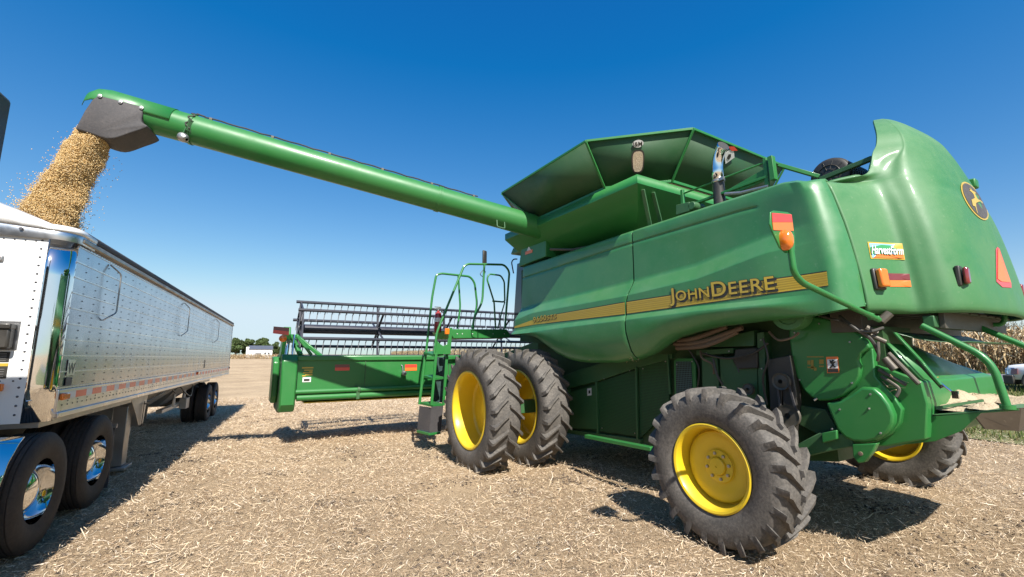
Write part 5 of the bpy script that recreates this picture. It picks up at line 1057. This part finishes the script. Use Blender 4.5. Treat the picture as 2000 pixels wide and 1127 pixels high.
def friv(o, z, r=.011): c = FRv(o, z, .001); n = 6; mb.add([c+(TN*math.cos(2*PI*k/n)+Vector((0, 0, math.sin(2*PI*k/n))))*r for k in range(n)]+[c-TD*.008], [(k, (k+1) % n, n) for k in range(n)])
for k in range(22): friv(-CR-.045, ZB+.06+k*.083)
for k in range(16): friv(-CR-.09-k*.075, 2.885, .008)
for k in range(8): friv(-CR-.09-k*.09, 1.545, .009)
mb.build('front_rivets', 'rivet', nose)
cap = MB(); rows_ = []
def capline(r, z, bul):
    return [T(S0+.3, .03+r-.0, z)]+[T(S0-(CR+.03+r)*math.sin(PI/2*k/8), .03+r-(CR+.03+r)*(1-math.cos(PI/2*k/8)), z+bul*0) for k in range(9)]+[T(SF-.03-r, -CR-(TW-2*CR)*k/12, z+bul*math.sin(PI*k/12)) for k in range(1, 12)]+[T(S0-(CR+.03+r)*math.cos(PI/2*k/8), -TW+CR-(CR+.03+r)*math.sin(PI/2*k/8), z) for k in range(9)]
cap.grid([capline(-.02, 2.915, 0), capline(0, 2.915, 0), capline(.006, 2.95, .0), capline(.006, 3.005, .05), capline(-.01, 3.03, .10)]); cp1 = cap.build('nose_band', 'alurib', TR, ang=50, solid=.01)
cap = MB(); cap.grid([capline(.012, 3.0, .06), capline(.016, 3.03, .17), capline(-.01, 3.065, .27), capline(-.12, 3.08, .32)]); cp2 = cap.build('nose_cap', 'white', TR, ang=70, solid=.01)
mb = MB()
for o in (-.36, -.60, -.95): c = T(SF-.042, o, 2.985); mb.lathe([(0, -.012), (.014, -.012), (.016, 0)], c, TD, 8)
mb.build('band_bolt', 'rivet', cp1)
def fq(name, mat, o0, o1, z0, z1, d0, d1, par, bv=0):
    mb = MB(); mb.hexa([FRv(o0, z0, d0), FRv(o1, z0, d0), FRv(o1, z0, d1), FRv(o0, z0, d1), FRv(o0, z1, d0), FRv(o1, z1, d0), FRv(o1, z1, d1), FRv(o0, z1, d1)]); return mb.build(name, mat, par, bevel=bv)
bx_ = fq('document_box', 'black', -.295, -.44, 1.84, 2.06, .003, .10, nose, .02); fq('box_lid', 'black', -.29, -.445, 2.02, 2.075, .003, .115, bx_, .012); fq('box_plate', 'alurib', -.27, -.43, 1.83, 2.10, .001, .004, nose)
lb1 = fq('warning_label', 'ink', -.31, -.55, 1.72, 1.815, .001, .004, nose); lb2 = fq('caution_label', 'ink', -.31, -.55, 1.57, 1.71, .001, .004, nose); fq('label_heading', 'stripe', -.31, -.55, 1.682, 1.71, .004, .006, lb2)
for k in range(4): fq('label_line', 'galv', -.33, -.53, 1.732+k*.02, 1.738+k*.02, .004, .006, lb1)
for k in range(4): fq('label_line', 'galv', -.33, -.53, 1.585+k*.022, 1.591+k*.022, .004, .006, lb2)
fq('marker_lamp', 'amber', -.31, -.60, 1.455, 1.525, .001, .035, nose, .01)
pt = fq('licence_plate', 'plategreen', -.345, -.60, 1.325, 1.425, .001, .005, nose); fq('plate_month', 'sticker', -.352, -.42, 1.335, 1.415, .005, .007, pt); fq('plate_sticker', 'red', -.50, -.56, 1.35, 1.40, .005, .007, pt)
mb = MB(); text(mb, '14', .075, FRv(-.417, 1.345, .008), TN, (0, 0, 1), 0, .03, .72); mb.build('plate_number', 'ink', pt)
mb = MB(); text(mb, 'W', .42, FRv(-1.12, 2.30, .003), TN, (0, 0, 1), 0, .03, 1.4); mb.build('nose_letter', 'ink', nose)
fq('clearance_lamp', 'galv', -.46, -.60, 2.66, 2.72, .001, .02, nose, .01)
# far wall, tail, hopper bottoms
mb = MB(); tbox(mb, S0, S1, -TW, -TW+.03, ZB+.05, 2.95); mb.build('far_wall', 'alu', TR)
mb = MB(); tbox(mb, S1-.03, S1, -TW+.03, -.031, ZB+.05, 2.92); tbox(mb, S1, S1+.05, -TW, 0, ZB, ZB+.12); tbox(mb, S1-.01, S1+.05, -.10, .01, ZB, 2.93); mb.build('rear_wall', 'alurib', TR)
mb = MB()
for a, b_, c, d in ((1.6, 3.9, 4.7, 6.0), (5.7, 6.6, 7.4, 9.0)):
    top = [T(a, -.10, 1.24), T(d, -.10, 1.24), T(d, -TW+.1, 1.24), T(a, -TW+.1, 1.24)]; bot = [T(b_, -.75, .62), T(c, -.75, .62), T(c, -TW+.75, .62), T(b_, -TW+.75, .62)]
    mb.add(bot+top, [(3, 2, 1, 0), (0, 1, 5, 4), (1, 2, 6, 5), (2, 3, 7, 6), (3, 0, 4, 7)])
mb.build('hopper_bottom', 'galv', TR)
mb = MB(); tbox(mb, S0-.1, 1.7, -TW+.05, -.06, 1.1, 1.2); tbox(mb, 8.6, S1, -.75, -.55, .95, 1.2); tbox(mb, 8.6, S1, -TW+.55, -TW+.75, .95, 1.2); tbox(mb, 5.8, 8.9, -.62, -.5, .52, .60); mb.tube([T(6.6, -.45, .60), T(6.6, -.45, 1.0)], .03, 10); mb.tube([T(7.7, -.45, .5), T(7.7, -.45, 1.1)], .035, 10); tbox(mb, 7.5, 7.9, -.5, -.35, .45, .72); mb.build('underframe', 'galv', TR, bevel=.006)
lg_ = part('landing_gear', TR, T(2.2, -.25, 0))
mb = MB(); mb.prism([T(1.75, -.10, 1.22), T(2.75, -.10, 1.22), T(2.62, -.10, .68), T(2.38, -.10, .68), T(2.2, -.10, .86)], TN*-.16); mb.build('gear_bracket', 'galv', lg_, bevel=.006)
mb = MB(); tbox(mb, 2.0, 2.22, -.34, -.16, .14, 1.1); tbox(mb, 1.94, 2.30, -.40, -.10, .08, .13); mb.tube([T(2.35, -.2, .66), T(2.25, -.22, .35)], .022, 8); tbox(mb, 2.0, 2.22, -TW+.2, -TW+.38, .14, 1.1); tbox(mb, 1.94, 2.30, -TW+.12, -TW+.44, .08, .13); mb.build('gear_leg', 'galv', lg_, bevel=.008)
mb = MB(); mb.tube([T(2.5, -.09, 1.02), T(2.5, -.04, 1.0), T(2.5, -.05, .78)], .014, 8); mb.tube([T(2.50, -.085, 1.05), T(2.48, -.085, .66)], .006, 6); mb.build('crank', 'darksteel', lg_)
mb = MB(); mb.tube(smooth([T(3.2, -.5, .85), T(4.2, -.3, 1.0), T(5.2, -.3, 1.1), T(6.0, -.32, .95)], 5), .018, 7); mb.tube(smooth([T(6.0, -.25, 1.1), T(6.5, -.2, .9), T(7.4, -.25, .8), T(7.8, -.3, 1.1)], 5), .016, 7); mb.build('air_hose', 'black', TR)
# road wheels
def road_wheel(parent, loc, name='road_wheel'):
    w_ = part(name, parent, loc); mb = MB(); Rr = .535
    pr = [(.29, -.12), (.315, -.135), (.36, -.142), (.42, -.146), (.47, -.143), (.505, -.135), (.522, -.122), (.530, -.10)]
    for k in range(5):
        x = -.088+.044*k; pr += [(.535, x-.016), (.535, x+.012), (.521, x+.016), (.521, x+.024)]
    pr += [(.53, .11), (.50, .135), (.42, .146), (.36, .142), (.29, .12)]
    mb.lathe(pr, (0, 0, 0), (1, 0, 0), 72); mb.build('tyre', 'roadtyre', w_, ang=40, local=True)
    rm = MB(); rm.lathe([(.285, .12), (.285, -.118), (.316, -.130), (.322, -.142), (.312, -.148), (.292, -.138), (.276, -.110)]+[(.27*math.cos(t), -.105+.20*math.sin(t)) for t in np.linspace(.05, PI/2, 14)], (0, 0, 0), (1, 0, 0), 64); rm.build('rim', 'chrome', w_, ang=40, local=True)
    return w_
def place_wheels(parent, spots, far):
    pr_ = None
    for (s, o) in spots:
        q = T(s, o, 0); q.z = far
        if pr_ is None: pr_ = road_wheel(parent, q); c = pr_
        else: c = copy_tree(pr_, parent); c.location = q-org(parent)
        c.rotation_euler = (0, 0, -TA+(PI if o < -1.3 else 0))
place_wheels(TR, [(s, o) for s in (9.15, 10.45) for o in (-.20, -.53, -TW+.53, -TW+.20)], .375)
mb = MB(); mb.tube([T(9.15, -.6, .46), T(9.15, -TW+.6, .46)], .07, 12); mb.tube([T(10.45, -.6, .47), T(10.45, -TW+.6, .47)], .07, 12); mb.build('trailer_axle', 'darksteel', TR)

# ================================================================== road tractor: rear wheels, frame, fender and the back of its sleeper
TK = thing('semi_truck', T(-3, -1.3, 0), 'dark road tractor under the trailer nose with polished wheels and bright half fender', 'truck')
place_wheels(TK, [(s, o) for s in (.42, -.95) for o in (-.13, -.46, -TW+.52, -TW+.19)], .52)
mb = MB(); tbox(mb, -8.2, 1.0, -.98, -.86, .78, 1.06); tbox(mb, -8.2, 1.0, -TW+.86, -TW+.98, .78, 1.06); tbox(mb, -1.2, .7, -1.7, -.9, 1.06, 1.12); mb.tube([T(.42, -.6, .53), T(.42, -TW+.6, .53)], .08, 12); mb.tube([T(-.97, -.6, .53), T(-.97, -TW+.6, .53)], .08, 12); mb.build('truck_frame', 'darksteel', TK)
mb = MB(); tbox(mb, 1.045, 1.06, -.62, -.04, .05, .82); mb.build('mud_flap', 'rubber', TK); mb = MB(); tbox(mb, 1.03, 1.065, -.66, -.02, .82, .87); mb.build('flap_hanger', 'galv', TK)
mb = MB(); P = []
for k in range(9):
    a = R(20+9.5*k); P.append([T(-.97-.64*math.sin(a), o, .52+.64*math.cos(a)) for o in (-.70, -.06)])
mb.grid([p for p in P]); mb.grid([[p[1]+Vector((0, 0, 0)), p[1]-Vector((0, 0, .05))] for p in P]); 
mb2 = MB(); Pf = [[T(s, o, z) for o in (-.70, .0)] for s, z in ((-1.42, 1.08), (-1.50, 1.03), (-1.62, .9), (-1.70, .72), (-1.73, .55), (-1.72, .42))]
mb2.grid(Pf); mb2.build('fender', 'chrome', TK, ang=60, solid=.02)
sl_ = MB(); tbox(sl_, -4.9, -2.95, -TW+.2, -.22, .95, 3.55); slp = sl_.build('sleeper_cab', 'glass' if False else 'ink', TK, bevel=.06)
mb = MB(); tbox(mb, -2.95, -2.16, -.17, -.10, 2.2, 3.80); mb.build('cab_extender', 'black', TK, bevel=.03)
mb = MB(); tbox(mb, -6.6, -4.9, -TW+.2, -.2, .95, 2.7); tbox(mb, -8.3, -6.6, -TW+.45, -.45, .95, 2.0); mb.build('cab_and_bonnet', 'black', TK, bevel=.08)
place_wheels(TK, [(-7.6, -.2), (-7.6, -TW+.2)], .52)

# ================================================================== falling soybeans
def stream():
    ax = [AUG(x, y) for x, y in ((212, 240), (187, 266), (166, 295), (146, 330), (127, 365), (112, 395), (99, 430), (84, 475), (70, 520))]
    ax = np.array(smooth(ax, 6)); wd = np.interp(np.linspace(0, 1, len(ax)), [0, .12, .3, .5, .62, .72, 1], [.15, .19, .215, .215, .255, .27, .29])
    rg = RNG; n = 100000; t = (.05+.95*rg.random(n))*(len(ax)-1); i = t.astype(int).clip(0, len(ax)-2); f = (t-i)[:, None]
    c = ax[i]*(1-f)+ax[i+1]*f; w_ = wd[i]; d = ax[i+1]-ax[i]; d /= np.linalg.norm(d, axis=1)[:, None]; s_ = np.cross(d, np.array(side)); s_ /= np.linalg.norm(s_, axis=1)[:, None]
    a = rg.random(n)*2*PI; tt = t/len(ax)
    lob = 1+.10*np.sin(3*a+9*tt)+.06*np.sin(26*tt+2*a)+.035*np.sin(61*tt-3*a)
    r = w_*lob*np.where(rg.random(n) < .93, .84+.07*rg.normal(size=n), .95+.22*np.abs(rg.normal(size=n))*tt)
    P = c+s_*(np.cos(a)*r)[:, None]+np.array(side)*(np.sin(a)*r)[:, None]
    m_ = 1000; t2 = rg.random(m_)**.7*(len(ax)-12)+10; i2 = t2.astype(int).clip(0, len(ax)-2); a2 = rg.random(m_)*2*PI; r2 = wd[i2]*(1.1+.9*rg.random(m_)**2.5)
    P = np.concatenate([P, ax[i2]+s_[:m_]*(np.cos(a2)*r2)[:, None]+np.array(side)*(np.sin(a2)*r2)[:, None]]); n = len(P)
    sz = .0064*(.8+.4*rg.random((n, 1, 1))); O = np.array([(1, 0, 0), (-1, 0, 0), (0, 1, 0), (0, -1, 0), (0, 0, 1), (0, 0, -1)], float)
    V = (P[:, None, :]+O[None]*sz).reshape(-1, 3); Fq = np.array([(0, 2, 4), (2, 1, 4), (1, 3, 4), (3, 0, 4), (2, 0, 5), (1, 2, 5), (3, 1, 5), (0, 3, 5)]); Q = (np.arange(n)[:, None, None]*6+Fq[None]).reshape(-1, 3)
    pal = np.array([(.74, .54, .26), (.66, .46, .20), (.80, .62, .36), (.52, .34, .14)]); col = pal[(rg.random(n)*4).astype(int)]*(.8+.4*rg.random((n, 1)))
    # dense inner column of beans
    NR = 60; core = []
    for k in range(len(ax)):
        d_ = ax[min(k+1, len(ax)-1)]-ax[max(k-1, 0)]; d_ /= np.linalg.norm(d_); s2 = np.cross(d_, np.array(side)); s2 /= np.linalg.norm(s2); tk = k/len(ax)
        core.append([ax[k]+(s2*math.cos(x)+np.array(side)*math.sin(x))*wd[k]*.76*(1+.10*math.sin(3*x+9*tk)+.06*math.sin(26*tk+2*x)+.035*math.sin(61*tk-3*x)) for x in np.linspace(0, 2*PI, NR, endpoint=False)])
    core = np.array(core); K = len(core); cv = core.reshape(-1, 3); ct = []
    for k in range(K-1):
        for j in range(NR): a_, b_ = k*NR+j, k*NR+(j+1) % NR; ct += [(a_, b_, b_+NR), (a_, b_+NR, a_+NR)]
    V = np.concatenate([V, cv]); Q = np.concatenate([Q, np.array(ct)+n*6]); cc = np.tile([(.42, .25, .08)], (len(cv), 1))*(.6+.8*rg.random((len(cv), 1)))
    me = fastmesh('soybean_stream', V, Q, 'bean', np.concatenate([np.repeat(col, 6, 0), cc]), tri=True); o = bpy.data.objects.new('soybean_stream', me); COL.objects.link(o)
    tag(o, 'golden soybeans pouring from the rubber chute into the trailer', 'soybeans', kind='stuff')
stream()
# beans already loaded in the trailer
P = []
for i in range(40):
    s = S0+.02+(S1-.06-S0)*i/39; P.append([T(s, -.05-(TW-.1)*j/14, 2.45+.30*math.sin(PI*j/14)+.12*math.exp(-((s-.6)/1.2)**2)) for j in range(15)])
o = MB().grid(P).build('loaded_beans', 'chaff'); tag(o, 'bed of soybeans filling the trailer', 'soybeans', kind='stuff')

# ================================================================== pickup on the far side of the combine
PK0 = Vector((24.6, 1.95, .40)); pa = R(-103)     # nose points towards the combine
PK = thing('pickup_truck', PK0, 'white pickup truck parked on the grass by the road with dark bumper', 'pickup')
pf_ = Vector((.05, 1, 0)).normalized(); pl_ = Vector((-1, .05, 0)).normalized()
def K(f, l, z): return PK0+pf_*f+pl_*l+Vector((0, 0, z))
mb = MB()
def ksec(f, w_, z0, z1, zs): return [K(f, -w_, z0), K(f, -w_, zs), K(f, -w_*.88, z1), K(f, 0, z1+.03), K(f, w_*.88, z1), K(f, w_, zs), K(f, w_, z0)]
mb.grid([ksec(2.62, .78, .50, .90, .78), ksec(2.52, .90, .50, 1.0, .86), ksec(2.0, .96, .52, 1.06, .95), ksec(1.15, .98, .52, 1.14, 1.02), ksec(1.1, .98, .5, 1.16, 1.04), ksec(-.9, .98, .5, 1.16, 1.05), ksec(-1.0, .98, .5, 1.12, 1.04), ksec(-2.8, .97, .55, 1.12, 1.04)])
for f in (2.62, -2.8): mb.add(ksec(f, .78 if f > 0 else .97, .5 if f > 0 else .55, .9 if f > 0 else 1.12, .78 if f > 0 else 1.04), [tuple(range(7))])
body = mb.build('body', 'white', PK, ang=45, solid=.02)
mb = MB(); mb.grid([[K(1.1, -.86, 1.15), K(1.1, .86, 1.15)], [K(.45, -.70, 1.72), K(.45, .70, 1.72)], [K(-.7, -.70, 1.74), K(-.7, .70, 1.74)], [K(-.95, -.84, 1.15), K(-.95, .84, 1.15)]])
for sg in (-1, 1): mb.add([K(1.1, sg*.86, 1.15), K(.45, sg*.70, 1.72), K(-.7, sg*.70, 1.74), K(-.95, sg*.84, 1.15)], [(0, 1, 2, 3)])
mb.build('cab_glass', 'glass', PK)
mb = MB(); mb.hexa([K(.42, -.71, 1.71), K(.42, .71, 1.71), K(-.72, .71, 1.73), K(-.72, -.71, 1.73), K(.36, -.66, 1.79), K(.36, .66, 1.79), K(-.66, .66, 1.80), K(-.66, -.66, 1.80)]); mb.build('roof', 'white', PK, bevel=.03)
mb = MB(); mb.hexa([K(2.68, -.92, .32), K(2.68, .92, .32), K(2.40, .99, .32), K(2.40, -.99, .32), K(2.70, -.92, .66), K(2.70, .92, .66), K(2.40, .99, .66), K(2.40, -.99, .66)]); mb.build('bumper', 'black', PK, bevel=.04)
for sg in (-1, 1):
    h = MB(); h.hexa([K(2.655, sg*.50, .68), K(2.60, sg*.86, .68), K(2.36, sg*.965, .68), K(2.4, sg*.5, .68), K(2.60, sg*.50, .92), K(2.55, sg*.84, .92), K(2.34, sg*.95, .92), K(2.4, sg*.5, .92)]); hl = h.build('headlight', 'chrome', PK, bevel=.02)
    h = MB(); h.hexa([K(2.50, sg*.90, .69), K(2.46, sg*.935, .69), K(2.30, sg*.985, .69), K(2.30, sg*.93, .69), K(2.46, sg*.89, .90), K(2.42, sg*.92, .90), K(2.28, sg*.975, .90), K(2.28, sg*.92, .90)]); h.build('turn_signal', 'redlens', hl)
mb = MB(); mb.hexa([K(2.66, -.46, .67), K(2.66, .46, .67), K(2.5, .46, .67), K(2.5, -.46, .67), K(2.62, -.46, .90), K(2.62, .46, .90), K(2.5, .46, .90), K(2.5, -.46, .90)]); mb.build('grille', 'black', PK)
for f in (1.72, -1.75):
    for sg in (-1, 1):
        c = K(f, sg*.80, .38); w_ = part('wheel', PK, c); mb = MB(); mb.lathe([(.22, .11), (.34, .12), (.38, .08), (.385, 0), (.38, -.08), (.34, -.12), (.22, -.11)], c, pl_, 36); mb.build('tyre', 'roadtyre', w_); mb = MB(); mb.lathe([(.225, .10), (.20, .06), (.08, .08), (0, .09)], c, pl_*sg, 28); mb.build('rim', 'alurib', w_)
        mb = MB()
        arc = [K(f+.47*math.cos(t), sg*.985, .42+.47*math.sin(t)) for t in np.linspace(-.25, PI+.25, 16)]; mb.tube(arc, .04, 8); mb.add([K(f, sg*.988, .38)]+[K(f+.46*math.cos(t), sg*.988, .42+.46*math.sin(t)) for t in np.linspace(-.25, PI+.25, 16)], [(0, i, i+1) for i in range(1, 16)]); mb.build('wheel_arch', 'ink', PK)
